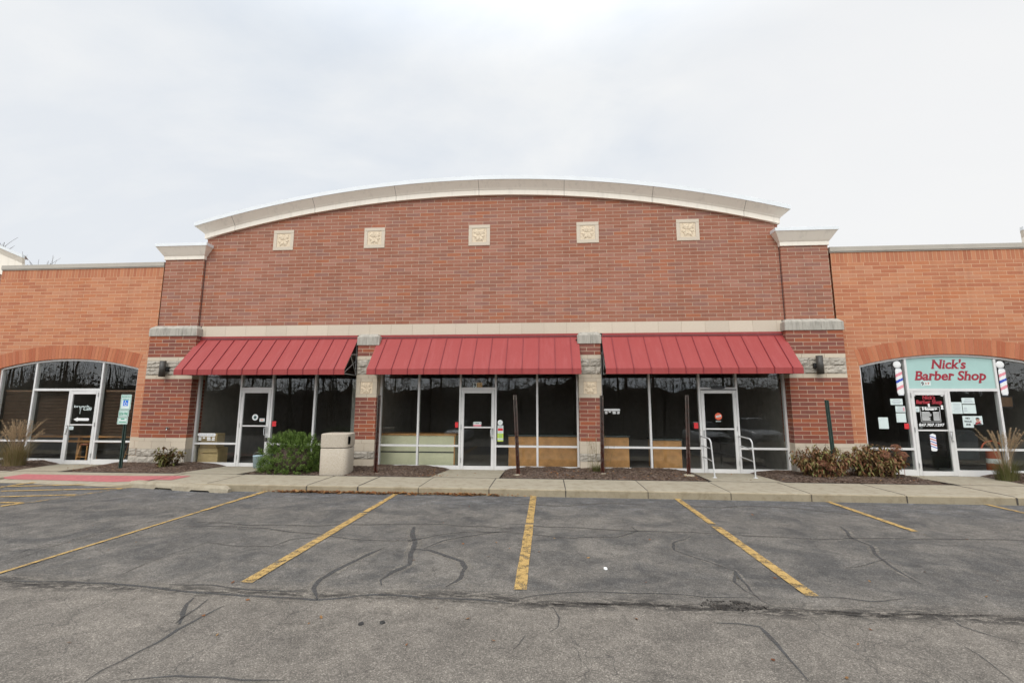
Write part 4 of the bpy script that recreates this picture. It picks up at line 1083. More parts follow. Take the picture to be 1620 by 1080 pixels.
m.obj('sticker_strip', ['signface', 'redst', 'green', 'grey', 'sgreen'], t)
# number over the middle door
x0, x1, z0, z1 = rect(km, 755, 380, 812, 412, YD); xm = x0+(x1-x0)*.38
m = MB(); m.box(x0, xm-.002, YD-.004, YD+.003, z0, z1, 0); m.box(xm, x1, YD-.004, YD+.003, z0, z1, 1)
fit(m, '9', x0+.015, xm-.02, z0+.015, z1-z0-.03, YD-.005, 2, .005); fit(m, '15', xm+.02, x1-.015, z0+.02, z1-z0-.04, YD-.005, 3, .002)
tag(m.obj('number_tile', ['signface', 'gold', 'ink', plain('faded_number', (.36,.22,.09), .6)], loc=(x0, YD, z0)), 'house number tiles 915 above the middle shop door, a white 9 and faded gold digits', 'number plate')
# left door stickers
x0, x1, z0, z1 = rect(kl, 535, 405, 585, 457, YDD); m = MB(); cx, cz, r = (x0+x1)/2, (z0+z1)/2, (x1-x0)/2
disc(m, cx, cz, r, YDD, 0); disc(m, cx, cz, r*.62, YDD-.003, 1, 20, .001); disc(m, cx, cz+r*.02, r*.40, YDD-.004, 2, 16, .001); m.box(cx-r*.1, cx+r*.1, YDD-.0055, YDD-.005, cz-r*.55, cz+r*.2, 2)
tag(m.obj('round_decal', ['white', 'teal', 'ink'], loc=(cx, YDD, z0)), 'round white decal with a dark tree emblem on the left shop door', 'decal')
sticker('card_sticker', 'small white card with orange print, beside the round decal on the left shop door', 'sticker', rect(kl, 597, 440, 641, 468, YDD), YDD, ['signface', 'orangest'], lambda m, x0, x1, z0, z1, y: lines(m, x0+.02, x1-.02, z0+.02, z1-.02, y, 2, 1))
# right door round orange sticker
x0, x1, z0, z1 = rect(kr, 813, 503, 853, 542, YDD); m = MB(); cx, cz, r = (x0+x1)/2, (z0+z1)/2, (x1-x0)/2
disc(m, cx, cz, r, YDD, 0); m.poly([(cx-r*.7, cz-r*.35), (cx+r*.75, cz-r*.1), (cx+r*.7, cz+r*.45), (cx-r*.65, cz+r*.2)], YDD-.004, YDD-.003, 1); lines(m, cx-r*.45, cx+r*.5, cz-r*.15, cz+r*.25, YDD-.005, 2, 0, .3)
m.box(cx-r*.8, cx+r*.6, YDD-.003, YDD, z0-.045, z0-.03, 1)
tag(m.obj('round_decal', ['orangest', 'signface'], loc=(cx, YDD, z0)), 'round orange decal with a white slip on the door with handrails', 'decal')
def hours(f, q, label):
    x0, x1, z0, z1 = rect(f, *q, YD); h = z1-z0; m = MB()
    zb_ = z1-h*.42; n = 8; r = h*.2
    P = [(x0+r-r*math.sin(PI*i/n), zb_+r-r*math.cos(PI*i/n)) for i in range(n+1)]+[(x1-r+r*math.sin(PI*i/n), zb_+r+r*math.cos(PI*i/n)) for i in range(n+1)]
    m.poly(P[::-1], YD-.002, YD, 0); fit(m, 'BUSINESS HOURS', x0+r*.9, x1-r*.9, zb_+r*.55, r*.9, YD-.003, 1, .0)
    w = x1-x0
    for row, cols in ((.30, ((.06,.22),(.3,.42),(.52,.72),(.82,.96))), (.06, ((.06,.22),(.54,.74),(.8,.96)))):
        for a_, b_ in cols: m.box(x0+w*a_, x0+w*b_, YD-.002, YD, z0+h*row, z0+h*(row+.17), 0)
    tag(m.obj('hours_sign', ['white', 'grey'], loc=(x0, YD, z0)), label, 'sign', 'business hours decals')
hours(kl, (68,565,222,632), 'white business hours decal low on the leftmost shop window, in front of the cardboard boxes')
hours(kr, (195,480,286,510), 'white business hours decal on the pane just right of the second column')
# cafe door lettering
t = thing('door_lettering', 'white brunch cafe lettering with an arrow pointing left on the cafe door', 'lettering', (-11.5, .06, 1.3))
m = MB(); R = rect(kc, 553, 472, 662, 490, YDD); fit(m, 'brunch', R[0], R[1], R[2], R[3]-R[2], YDD, 0, .001)
R = rect(kc, 618, 487, 684, 510, YDD); fit(m, 'Café', R[0], R[1], R[2], R[3]-R[2], YDD, 0, .002, .3)
p = onY(*kc(598, 500), YDD); q = onY(*kc(594, 538), YDD)
m.poly([(p.x-.006, q.z), (p.x+.006, q.z), (p.x+.006, p.z+.03), (p.x-.006, p.z+.03)], YDD-.002, YDD)
for dx in (-.02, 0, .02): m.box(p.x+dx-.004, p.x+dx+.004, YDD-.002, YDD, p.z-.02, p.z+.05)
m.obj('name_lettering', 'signface', t)
x0, x1, z0, z1 = rect(kc, 546, 562, 661, 594, YDD); zm = (z0+z1)/2; h = z1-z0; m = MB()
m.poly([(x0, zm), (x0+.13, z0), (x0+.13, zm-h*.3), (x1-.02, zm-h*.3), (x1, zm-h*.15), (x1, zm+h*.15), (x1-.02, zm+h*.3), (x0+.13, zm+h*.3), (x0+.13, z1)], YDD-.002, YDD); m.obj('arrow', 'white', t)
sticker('door_notice', 'small white card below the push bar of the cafe door', 'sign', rect(kc, 512, 629, 545, 655, YDD), YDD, ['signface', 'grey'], lambda m, x0, x1, z0, z1, y: lines(m, x0+.02, x1-.02, z0+.02, z1-.02, y, 2))

# ------------------------------------------------------------------ wall lamps, hose tap
def wall_lamp(x, z0, z1, s, label):
    t = thing('wall_lamp', label, 'wall lamp', (x, -.2, z0), 'cylinder wall lamps on the end pilasters')
    m = MB(); y = -.33; r = .078
    m.lathe([(.001, z0+.02), (r*.86, z0+.02), (r*.86, z0), (r, z0), (r, z1), (r*.86, z1), (r*.86, z1-.02), (.001, z1-.02)], x, y, 28, 0, True); m.obj('cylinder', 'lamp', t)
    m = MB(); zc_ = z0+(z1-z0)*.48; m.box(x+s*.06-.05, x+s*.06+.05, -.30, -.205, zc_-.06, zc_+.06); m.tube([(x+s*.06, -.27, zc_), (x+s*.085+s*.03, -.27, zc_)], .035, 12); m.obj('bracket', 'black', t, bev=.006)
wall_lamp(-8.83, 2.39, 2.83, 1, 'dark cylinder wall lamp on the left pilaster beside the left awning')
wall_lamp(8.72, 2.42, 2.88, -1, 'dark cylinder wall lamp on the right pilaster beside the right awning')
p = onY(267.5, 677, -.2)
t = thing('hose_tap', 'small metal hose tap low on the left pilaster', 'tap', (p.x, -.2, p.z))
m = MB(); m.tube([(p.x, -.2, p.z), (p.x, -.27, p.z)], .016, 10); m.tube([(p.x, -.26, p.z+.02), (p.x, -.29, p.z-.05)], .014, 10); m.obj('spout', 'alu2', t)
m = MB(); m.lathe([(.001, -.285), (.035, -.285), (.035, -.275), (.001, -.275)], p.x, 0, 12); m.v = [(x, z_, p.z+y_) for x, y_, z_ in m.v]; m.obj('handle_wheel', 'lamp', t)
m = MB(); p = onY(913, 537.5, -.06)
m.tube([(p.x, -.02, p.z), (p.x, -.10, p.z), (p.x-.03, -.14, p.z-.02)], .02, 8); tag(m.obj('security_camera', 'lamp', loc=(p.x, -.02, p.z)), 'tiny dark camera at the top right corner of the middle awning', 'camera')

# ------------------------------------------------------------------ bare sign posts
def chan(m, a, b, s=1., yaw=0., mat=0):
    a, b = Vector(a), Vector(b); w, d = .030*s, .028*s; th = .006
    P = [(-w*1.45,-d),(-w*.8,-d),(-w*.55,d),(w*.55,d),(w*.8,-d),(w*1.45,-d),(w*1.45,-d+th),(w*.9,-d+th),(w*.62,d+th),(-w*.62,d+th),(-w*.9,-d+th),(-w*1.45,-d+th)]
    cs, sn = math.cos(yaw), math.sin(yaw)
    f = lambda o: [o+Vector((x*cs-y*sn, x*sn+y*cs, 0)) for x, y in P]
    n = 14; m.grid([f(a.lerp(b, i/n)) for i in range(n+1)], mat, False, True); m.face(f(b), mat)
def post(bx, by, tx, ty, tz, label, mat='rust', foot=True, yaw=0, name='sign_post'):
    z0 = bed_z(by)-.02
    t = thing(name, label, 'sign post', (bx, by, z0), 'bare sign posts without signs')
    m = MB(); chan(m, (bx, by, z0-.1), (tx, ty, tz), 1, yaw); m.obj('channel', mat, t)
    m = MB()
    for i in range(12):
        k = .35+.045*i; q = Vector((bx, by, z0)).lerp(Vector((tx, ty, tz)), k+.08)
        m.box(q.x-.006, q.x+.006, q.y+.020, q.y+.0335, q.z-.009, q.z+.009)
    m.obj('bolt_hole', 'ink', t)
    if foot:
        m = MB(); rows = []
        for r, h in ((.13, 0), (.11, .03), (.06, .045), (.01, .047)): rows.append([(bx+r*math.cos(a)*(1.15+.3*noise.noise((a, bx, 0))), by+r*.8*math.sin(a)*(1+.3*noise.noise((a, bx, 3))), z0+h+.012*noise.noise((a*2, r*30, bx))) for a in [2*PI*i/20 for i in range(20)]])
        m.grid(rows, 0, True, True); m.obj('concrete_foot', 'oldconc', t)
P = onY(594.5, 749, -1.29); post(P.x, -1.29, P.x+.015, -1.29, 1.87, 'rusty channel post standing before the left stone column')
P = onY(820.5, 750, -1.2); post(P.x, -1.2, P.x-.09, -1.21, 1.875, 'rusty channel post leaning slightly left, right of the middle door')
P = onY(953, 749, -.95); post(P.x, -.95, P.x+.02, -.95, 1.875, 'rusty channel post beside the grass tuft at the right column')
P = onY(1089, 751, -.93); post(P.x, -.93, P.x+.05, -.93, 1.88, 'rusty channel post left of the door with handrails')
P = onY(1322.5, 753, -.88); post(P.x, -.88, 8.46, -.9, 1.77, 'leaning dark green post standing in the withered shrub', 'gpost', False, .5)

# accessible parking sign
P = onY(190, 740, -1.1); bx = P.x
t = thing('parking_sign', 'accessible parking sign with two smaller plates on a dark post near the cafe door', 'sign', (bx, -1.1, bed_z(-1.1)-.02))
m = MB(); chan(m, (bx, -1.085, -.15), (bx-.01, -1.085, 1.8), .9); m.obj('post', 'gpost', t)
def plate(name, z0, z1, w, cx, draw):
    r = .02; n = 5; x0, x1 = cx-w/2, cx+w/2; P = []
    for (ax, az, s0) in ((x1-r, z1-r, 0), (x0+r, z1-r, .5), (x0+r, z0+r, 1), (x1-r, z0+r, 1.5)):
        P += [(ax+r*math.cos(PI*(s0+.5*i/n)), az+r*math.sin(PI*(s0+.5*i/n))) for i in range(n+1)]
    m = MB(); m.poly(P, -1.128, -1.124, 0)
    P2 = [(cx+(x-cx)*(1-.022/w), (z0+z1)/2+(z-(z0+z1)/2)*(1-.022/(z1-z0))) for x, z in P]; P3 = [(cx+(x-cx)*(1-.045/w), (z0+z1)/2+(z-(z0+z1)/2)*(1-.045/(z1-z0))) for x, z in P]
    for i in range(len(P2)):
        j = (i+1) % len(P2); m.face([(P2[i][0],-1.1292,P2[i][1]),(P2[j][0],-1.1292,P2[j][1]),(P3[j][0],-1.1292,P3[j][1]),(P3[i][0],-1.1292,P3[i][1])], 1)
    draw(m, x0, x1, z0, z1, -1.1295); m.obj(name, ['signface', 'sgreen', 'hblue', 'white', 'alu2'], t)
def main_plate(m, x0, x1, z0, z1, y):
    cx = (x0+x1)/2
    fit(m, 'RESERVED', x0+.035, x1-.035, z1-.082, .045, y, 1, .0); fit(m, 'PARKING', x0+.05, x1-.05, z1-.146, .042, y, 1, .0)
    s = .135; zb_ = z0+.10; m.box(cx-s/2, cx+s/2, y, y+.0008, zb_, zb_+.145, 2)
    disc(m, cx-.012, zb_+.122, .011, y, 3, 12, .001)
    m.poly([(cx-.02, zb_+.105), (cx-.004, zb_+.105), (cx-.0, zb_+.07), (cx+.03, zb_+.07), (cx+.042, zb_+.035), (cx+.052, zb_+.04), (cx+.036, zb_+.082), (cx-.018, zb_+.082)][::-1], y-.001, y, 3)
    for i in range(18):
        a0, a1 = PI*(.62+1.25*i/18), PI*(.62+1.25*(i+1)/18); q = lambda a, r: (cx+.0+r*math.cos(a), zb_+.055+r*math.sin(a))
        m.poly([q(a0,.030), q(a0,.041), q(a1,.041), q(a1,.030)], y-.001, y, 3)
    disc(m, cx, z1-.02, .008, y, 4, 10, .001); disc(m, cx, z0+.02, .008, y, 4, 10, .001)
plate('sign_plate', 1.485, 1.875, .29, bx-.035, main_plate)
plate('fine_plate', 1.30, 1.478, .285, bx-.055, lambda m, x0, x1, z0, z1, y: fit(m, '$250 FINE', x0+.03, x1-.03, z0+.05, .075, y, 1, .002))
plate('van_plate', 1.115, 1.293, .285, bx-.065, lambda m, x0, x1, z0, z1, y: (lines(m, x0+.09, x1-.09, z0+.11, z1-.02, y, 1, 1, .6), lines(m, x0+.04, x1-.04, z0+.035, z0+.085, y, 1, 1, .5)))

# ------------------------------------------------------------------ handrails
def rail(bx, by, tx, label):
    t = thing('handrail', label, 'handrail', (bx, by, -.03), 'white handrails at the right shop door')
    m = MB(); top = .86; r = .0175
    pts = [(bx, by, -.06), (tx+.035, by, top-.12)]
    for i in range(7):
        a = PI/2*i/6; pts.append((tx+.035-.02*i/6, by+.11*(1-math.cos(a)), top-.11+.11*math.sin(a)))
    wx_ = tx+.14; pts += [(wx_, .04, top)]
    m.tube(pts, r, 10); m.obj('top_rail', 'rail', t)
    for f in (.62, .34):
        m = MB(); x = bx+(tx+.035-bx)*f/.8; m.tube([(x, by, f), (x+.12, .04, f)], .013, 8); m.obj('lower_rail', 'rail', t)
    m = MB(); m.lathe([(.05, -.05), (.05, -.022), (.03, -.012), (.001, -.012)], bx, by, 16)
    m.obj('floor_flange', 'rail', t)
P = onY(1131, 753, -1.0); Q = onY(1125, 697, -1.0); rail(P.x, -1.0, Q.x-.04, 'white handrail left of the two at the right shop door')
P = onY(1195.5, 753, -.95); Q = onY(1190, 697, -.95); rail(P.x, -.95, Q.x-.04, 'white handrail right of the two at the right shop door')

# ------------------------------------------------------------------ small litter, pail and lock box
def scrap(px, py, r, label, mat, cat, name, hgt):
    p = gp(px, py); m = MB(); rr = random.Random(px); rows = []
    for k in range(4):
        q = (1, .8, .45, .02)[k]
        rows.append([(p.x+r*q*math.cos(a)*(1+.5*noise.noise((a*1.3, px, 1))), p.y+r*q*math.sin(a)*(1+.5*noise.noise((a*1.3, px, 5))), p.z+.003+hgt*(k > 0)*(.4+.2*k+.5*noise.noise((a, k, px)))) for a in [2*PI*i/12 for i in range(12)]])
    m.grid(rows, 0, False, True); tag(m.obj(name, mat, loc=tuple(p)), label, cat)
scrap(958, 900, .022, 'crumpled white paper scrap on the stall right of the middle yellow line', 'white', 'litter', 'paper_scrap', .02)
scrap(571, 987, .024, 'left of two dark lumps of loose asphalt on the drive lane', 'seal2', 'lump', 'asphalt_lump', .016)
scrap(605, 985, .024, 'right of two dark lumps of loose asphalt on the drive lane', 'seal2', 'lump', 'asphalt_lump', .014)
p = onY(408, 726, -.25); t = thing('pail', 'pale blue pail standing by the left shop door, half hidden by the green bush', 'pail', (p.x, -.25, -.05))
m = MB(); m.lathe([(.001,-.045),(.10,-.045),(.125,.26),(.135,.265),(.125,.275),(.115,.26),(.001,.2)], p.x, -.25, 20); m.obj('bucket', plain('pale_blue_plastic', (.42,.55,.60), .5), t)
m = MB(); m.tube([(p.x+.13*math.cos(a), -.25-.05*math.sin(a), .255+.1*math.sin(a)) for a in [PI*i/10 for i in range(11)]], .004, 5); m.obj('wire_handle', 'alu2', t)
p = onY(420.5, 690, -.02); t = thing('key_lock_box', 'small grey key lock box hanging from the pull handle of the left shop door', 'lock box', (p.x, -.02, p.z-.09))
m = MB(); m.box(p.x-.035, p.x+.035, -.045, .0, p.z-.14, p.z-.03); m.obj('case', 'lamp', t, bev=.006)
m = MB(); m.tube([(p.x+.02*math.cos(a), -.02, p.z-.03+.055*math.sin(a)) for a in [PI*i/8 for i in range(9)]], .005, 6); m.obj('shackle', 'alu2', t)

# ------------------------------------------------------------------ litter bin
bx, by = -3.165, -1.335
t = thing('litter_bin', 'round exposed-aggregate concrete litter bin with a side opening, beside the green bush', 'litter bin', (bx, by, -.03))
def sq(r, a): k = (abs(math.cos(a-.12))**5+abs(math.sin(a-.12))**5)**(-1/5); return r*k
def plan(mb, prof, mat=0, n=64): mb.grid([[(bx+sq(r, 2*PI*k/n)*math.cos(2*PI*k/n), by+sq(r, 2*PI*k/n)*math.sin(2*PI*k/n), z) for k in range(n)] for r, z in prof], mat, True, True)
m = MB(); r = .335; plan(m, [(.31,-.06),(r-.006,-.05),(r,-.03),(r,.60),(r-.008,.612),(r-.03,.614)]); m.obj('drum', 'agg', t)
m = MB(); n = 64; z = [.626, .634, .68, .70, .88, .936, .946]; rr = [r-.03, r+.002, r+.004, r+.004, r+.004, r+.002, r-.012]
op = lambda k: 2*PI*k/n
a0 = math.radians(-24); hole = [k for k in range(n) if abs(((op(k+.5)-a0+PI) % (2*PI))-PI) < math.radians(9)]
for i in range(6):
    for k in range(n):
        if i == 3 and k in hole: continue
        q = lambda i_, k_: (bx+sq(rr[i_], op(k_))*math.cos(op(k_)), by+sq(rr[i_], op(k_))*math.sin(op(k_)), z[i_])
        m.face([q(i,k), q(i,k+1), q(i+1,k+1), q(i+1,k)], 0, False)
m.face([(bx+sq(rr[6], op(k))*math.cos(op(k)), by+sq(rr[6], op(k))*math.sin(op(k)), z[6]) for k in range(n)])
lid = m.obj('lid', 'agg', t)
m = MB(); plan(m, [(r-.05,.63),(r-.05,.93)]); m.obj('opening_liner', 'black', lid)
m = MB(); plan(m, [(r-.03,.606),(r-.03,.64)]); m.obj('seam_ring', 'ink', t)

# ------------------------------------------------------------------ things seen inside through the glass
def counter(x0, x1, y0, y1, zt_, body, top, label, stripe=False):
    t = thing('service_counter', label, 'counter', ((x0+x1)/2, (y0+y1)/2, -.055), 'counters inside the empty shops')
    m = MB(); m.box(x0, x1, y0, y1, -.05, zt_-.04); m.obj('front_panel', body, t, bev=.004)
    m = MB(); m.box(x0-.03, x1+.03, y0-.03, y1+.03, zt_-.04, zt_); m.obj('counter_top', top, t, bev=.004)
    if stripe:
        m = MB(); m.box(x0+.02, x1-.03, y0-.006, y0-.001, .30, .335); m.obj('dark_strip', 'ink', t)
        m = MB(); m.box(x1-.03, x1+.004, y0-.006, y0+.02, -.05, zt_-.042); m.obj('wood_edge', 'wood', t)
    return t
CY = .62
cx_ = lambda px, py: onY(px, py, CY)
counter(-2.9, cx_(720, 686).x, CY, 1.25, cx_(660, 686).z, 'cream', 'wood', 'pale green counter with a wooden top behind the left panes of the middle shop', True)
counter(cx_(804.5, 700).x, 2.9, CY, 1.25, cx_(860, 688).z, 'wood', 'stonetop', 'long honey wood counter with a grey top behind the right panes of the middle shop')
counter(3.14, cx_(995, 700).x, CY, 1.25, cx_(975, 689).z, 'wood', 'stonetop', 'honey wood counter behind the pane just right of the second column')
counter(cx_(1033, 700).x, cx_(1078, 700).x, CY, 1.2, cx_(1055, 694).z, 'wood', 'stonetop', 'small honey wood counter behind the post near the handrail door')
def box_thing(x0, x1, y0, y1, z0, z1, label, flap):
    t = thing('cardboard_box', label, 'box', ((x0+x1)/2, (y0+y1)/2, z0), 'cardboard boxes behind the leftmost pane')
    m = MB(); m.box(x0, x1, y0, y1, z0, z1); m.obj('carton', 'card', t, bev=.006)
    if flap:
        m = MB(); m.poly([(x0+.04, z1), (x1-.02, z1), (x1-.0, z1-.11), (x0+.09, z1-.12)], y0-.03, y0-.026); m.obj('flap', 'card', t)
box_thing(-7.98, -7.38, .22, .62, -.055, .40, 'lower cardboard box with an open front flap behind the leftmost shop pane', True)
box_thing(-7.96, -7.46, .24, .56, .402, .80, 'upper cardboard box stacked on the open one behind the leftmost shop pane', False)
t = thing('display_board', 'pale upright display board standing inside the left shop by its right end', 'board', (-3.6, .9, -.055))
m = MB(); m.box(-3.86, -3.42, .9, .94, .0, 2.35); m.obj('panel', plain('pale_board', (.42,.40,.35), .7, var=.25, vs=3), t)
m = MB(); m.box(-3.88, -3.40, .88, .95, -.05, .0); m.obj('foot', 'lamp', t)
# cafe furniture
t = thing('bar_table', 'long wooden bar table along the cafe window', 'table', (-12, .7, -.06))
m = MB(); m.box(-13.95, -10.1, .50, .80, .64, .69); m.obj('tabletop', 'wood2', t, bev=.005)
m = MB(); m.box(-13.95, -10.1, .52, .56, .50, .56); m.obj('rail', 'wood2', t)
for x in (-13.8, -12.1, -10.3):
    m = MB(); m.box(x-.03, x+.03, .60, .70, -.055, .64); m.obj('leg', 'wood2', t)
def stool(x, y, label):
    t = thing('bar_stool', label, 'stool', (x, y, -.06), 'stools at the cafe window bar')
    m = MB(); m.lathe([(.001,.44),(.16,.44),(.17,.46),(.16,.49),(.001,.49)], x, y, 18); m.obj('seat', plain('stool_wood', (.22,.07,.03), .45), t)
    for sx, sy in ((-1,-1),(1,-1),(1,1),(-1,1)):
        m = MB(); m.tube([(x+sx*.16, y+sy*.16, -.055), (x+sx*.11, y+sy*.11, .44)], .017, 6); m.obj('leg', 'wood2', t)
    m = MB(); m.tube([(x-.145, y-.145, .12), (x+.145, y-.145, .12)], .011, 6); m.tube([(x-.145, y+.145, .18), (x+.145, y+.145, .18)], .011, 6); m.obj('stretcher', 'wood2', t)
stool(-11.52, .36, 'wooden bar stool seen through the lower glass of the cafe door'); stool(-10.75, 1.1, 'wooden bar stool behind the bar table, right of the cafe door')
for x0, x1, lb in ((-14.2, -13.2, 'leftmost brown window blind, behind the grass at the cafe window'), (-13.1, -12.0, 'brown window blind in the cafe sidelight left of the door'), (-11.0, -9.95, 'brown window blind in the cafe window right of the door')):
    t = thing('window_blind', lb, 'blind', ((x0+x1)/2, .22, .7), 'brown slatted blinds in the cafe window')
    m = MB()
    for i in range(30):
        z = .72+i*.042; m.face([(x0, .20, z), (x1, .20, z), (x1, .228, z+.014), (x0, .228, z+.014)])
    m.obj('slats', 'slat', t); m = MB(); m.box(x0, x1, .19, .24, 1.98, 2.03); m.obj('headrail', 'slat', t)
# barber interior
t = thing('barber_chair', 'dark upholstered barber chair turned away behind the barber sidelight', 'chair', (12.7, .9, -.06))
m = MB(); m.poly([(12.32, .25), (13.0, .25), (13.02, .85), (12.92, 1.02), (12.5, 1.04), (12.34, .95)], .62, .80); m.obj('backrest', 'leather', t, bev=.04)
m = MB(); m.box(12.34, 13.0, .8, 1.35, .32, .48); m.obj('seat', 'leather', t, bev=.04)
for x in (12.28, 13.0):
    m = MB(); m.box(x, x+.07, .8, 1.3, .55, .63); m.obj('armrest', 'leather', t, bev=.02)
m = MB(); m.lathe([(.30,-.055),(.28,-.02),(.06,.02),(.05,.32)], 12.67, 1.05, 20); m.obj('pedestal', 'alu2', t)
t = thing('traffic_drum', 'orange and white striped drum inside the barber shop window', 'drum', (13.38, .75, -.06))
m = MB()
for z0, z1, mi in ((-.05,.18,0),(.18,.30,1),(.30,.50,0)): m.lathe([(.16-.05*(z0+.05), z0), (.16-.05*(z1+.05), z1)], 13.42, .75, 24, mi)
m.obj('banded_body', ['orange', 'white'], t)
m = MB(); m.tube([(13.42+.26*math.cos(a), .75, .52+.22*math.sin(a)) for a in [PI*i/12 for i in range(13)]], .022, 6); m.obj('carry_hoop', 'orange', t)
for i, (x, z, w, h, lb) in enumerate(((10.12, 1.45, .22, .5, 'dark picture frame on the left side wall end of the barber shop'), (13.75, 1.75, .42, .3, 'small framed picture inside the barber shop right window'))):
    t = thing('picture_frame', lb, 'picture', (x, .6, z))
    m = MB(); m.box(x-w/2, x+w/2, .6, .63, z-h/2, z+h/2); m.obj('frame', 'leather', t)
    m = MB(); m.box(x-w/2+.03, x+w/2-.03, .592, .5995, z-h/2+.03, z+h/2-.03); m.obj('picture', 'slat', t)
t = thing('product_shelf', 'low shelf with white bottles inside the barber shop behind its sidelight', 'shelf', (12.35, 1.5, -.06))
m = MB(); m.box(12.1, 13.1, 1.7, 2.0, -.055, 1.0); m.obj('cabinet', 'leather', t)
m = MB()
for i in range(4): m.lathe([(.03,1.0),(.035,1.02),(.035,1.12),(.015,1.15),(.015,1.18),(.001,1.18)], 12.2+.11*i, 1.78, 10)
m.obj('bottle_row', 'white', t)

# ------------------------------------------------------------------ plants
def rv(): return Vector((random.gauss(0,1), random.gauss(0,1), random.gauss(0,1))).normalized()
def leaf(m, p, d, L, w, droop=0, fold=.25):
    d = d.normalized(); s = d.cross(Vector((0,0,1)));
    if s.length < .05: s = Vector((1,0,0))
    s.normalize(); up = s.cross(d)
    mid = p+d*L*.5+Vector((0,0,-droop*L*.25)); tip = p+d*L+Vector((0,0,-droop*L))
    m.face([p, mid+s*w+up*w*fold, tip, mid]); m.face([p, mid, tip, mid-s*w+up*w*fold])
def evergreen(cx, cy, z0, rx, ry, h, label):
    t = thing('evergreen_bush', label, 'bush', (cx, cy, z0)); m = MB()
    for k in range(800):
        a = random.random()*2*PI; hgt = random.random()**1.15; el = hgt*PI/2
        u = Vector((math.cos(a)*math.cos(el), math.sin(a)*math.cos(el), math.sin(el)))
        lump = 1+.16*noise.noise(u*2.6+Vector((cx,0,0)))+.14*noise.noise(u*6.5)
        rad = random.uniform(.74, 1.0)*lump; rr_ = math.cos(el)**.72
        c = Vector((cx+math.cos(a)*rr_*rx*rad, cy+math.sin(a)*rr_*ry*rad, z0+.05+(h-.05)*rad*math.sin(el)*.93))
        ax = (u+Vector((0,0,.5))+rv()*.45).normalized(); cl = random.uniform(.07, .13)
        for j in range(44):
            a = random.random(); p = c+ax*(cl*(a-.4))+rv()*.03
            leaf(m, p, ax*.55+rv()*.8, random.uniform(.02, .038), random.uniform(.007, .011), 0, .3)
    m.obj('foliage', 'box', t)
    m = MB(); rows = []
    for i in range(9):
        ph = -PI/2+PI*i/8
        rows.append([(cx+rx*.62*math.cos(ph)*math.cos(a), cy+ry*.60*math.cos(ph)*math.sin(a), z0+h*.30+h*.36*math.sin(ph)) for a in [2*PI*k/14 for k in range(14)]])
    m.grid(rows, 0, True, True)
    m.obj('inner_shade_core', 'twig', t); m = MB()  # solid twig-brown core: puts shade between the leaf clumps, blocks see-through
    for k in range(26):
        a = random.random()*2*PI; r = random.uniform(.4, .8)
        m.tube([(cx, cy, z0), (cx+rx*r*math.cos(a)*.6, cy+ry*r*math.sin(a)*.6, z0+h*.3), (cx+rx*r*math.cos(a), cy+ry*r*math.sin(a), z0+h*random.uniform(.3, .85))], [.012, .008, .004], 5)
    m.obj('twigs', 'twig', t)
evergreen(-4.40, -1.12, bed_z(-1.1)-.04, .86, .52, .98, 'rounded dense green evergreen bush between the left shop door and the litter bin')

def shrub(cx, cy, z0, rx, ry, h, nst, nl, size, mat, label, heads=(), cat='shrub', name='shrub', droop=.7):
    t = thing(name, label, cat, (cx, cy, z0)); st = MB(); lf_ = MB()
    for k in range(nst):
        a = random.random()*2*PI; r = random.random()**.5
        hh = h*random.uniform(.55, 1.05)*(1-.25*r*r)
        base = Vector((cx+rx*.45*r*math.cos(a), cy+ry*.45*r*math.sin(a), z0-.03))
        tip = Vector((cx+rx*r*math.cos(a), cy+ry*r*math.sin(a), z0+hh)); mid = base.lerp(tip, .5)+Vector((-.04*math.cos(a), 0, .06))
        pts = [base, mid, tip]; P = [base.lerp(mid, i/3) for i in range(3)]+[mid.lerp(tip, i/3) for i in range(4)]
        P = [p+rv()*.012*(i > 0) for i, p in enumerate(P)]
        st.tube(P, [.0065-.0007*i for i in range(7)], 5)
        for j in range(nl):
            f = random.uniform(.12, 1.0)*6; i = min(5, int(f)); p = P[i].lerp(P[i+1], f-i)
            d = rv(); d.z = d.z*.4-.15
            L = size*random.uniform(.6, 1.25); leaf(lf_, p, d, L, L*random.uniform(.2, .36), random.uniform(.1, droop*1.4), random.uniform(-.5, .6))
    st.obj('stems', 'twig', t); lf_.obj('foliage', mat, t)
    for (hx, hy, hz, r) in heads:
        m = MB(); c = Vector((hx, hy, hz))
        for k in range(700):
            u = rv(); u.z = u.z*.75; p = c+u*r*random.uniform(.72, 1.05); d = (u+rv()*.5)
            leaf(m, p, d, random.uniform(.016, .026), random.uniform(.006, .01), .3)
        m.tube([(hx, hy, z0+.1), (hx, hy, hz-r*.3)], .005, 5)
        m.obj('flower_head', 'flower', t)
    return t
zb9 = bed_z(-.85)-.03
def at(px, py, Y): p = onY(px, py, Y); return p.x, Y, p.z
shrub(-7.98, -.78, zb9, .42, .34, .60, 34, 13, .105, 'hyd', 'low leafy hydrangea with green and reddish leaves at the foot of the left pilaster')
shrub(8.30, -.82, zb9, .76, .36, .78, 116, 24, .080, 'dry', 'withered brown hydrangea around the leaning green post by the right pilaster', [(*at(1300, 732, -1.05), .085), (*at(1313, 738, -1.08), .095), (*at(1288, 722, -.8), .05)], droop=1)
shrub(9.48, -.80, zb9, .80, .36, .80, 124, 24, .085, 'dry', 'withered hydrangea with three dried flower heads in front of the barber shop window', [(*at(1417, 708, -.95), .095), (*at(1428, 719, -1.0), .085), (*at(1399, 718, -.95), .10)], droop=1)
m = MB()
t = thing('bare_shrub', 'small leafless twiggy shrub behind the litter bin', 'shrub', (-3.55, -.75, -.02))
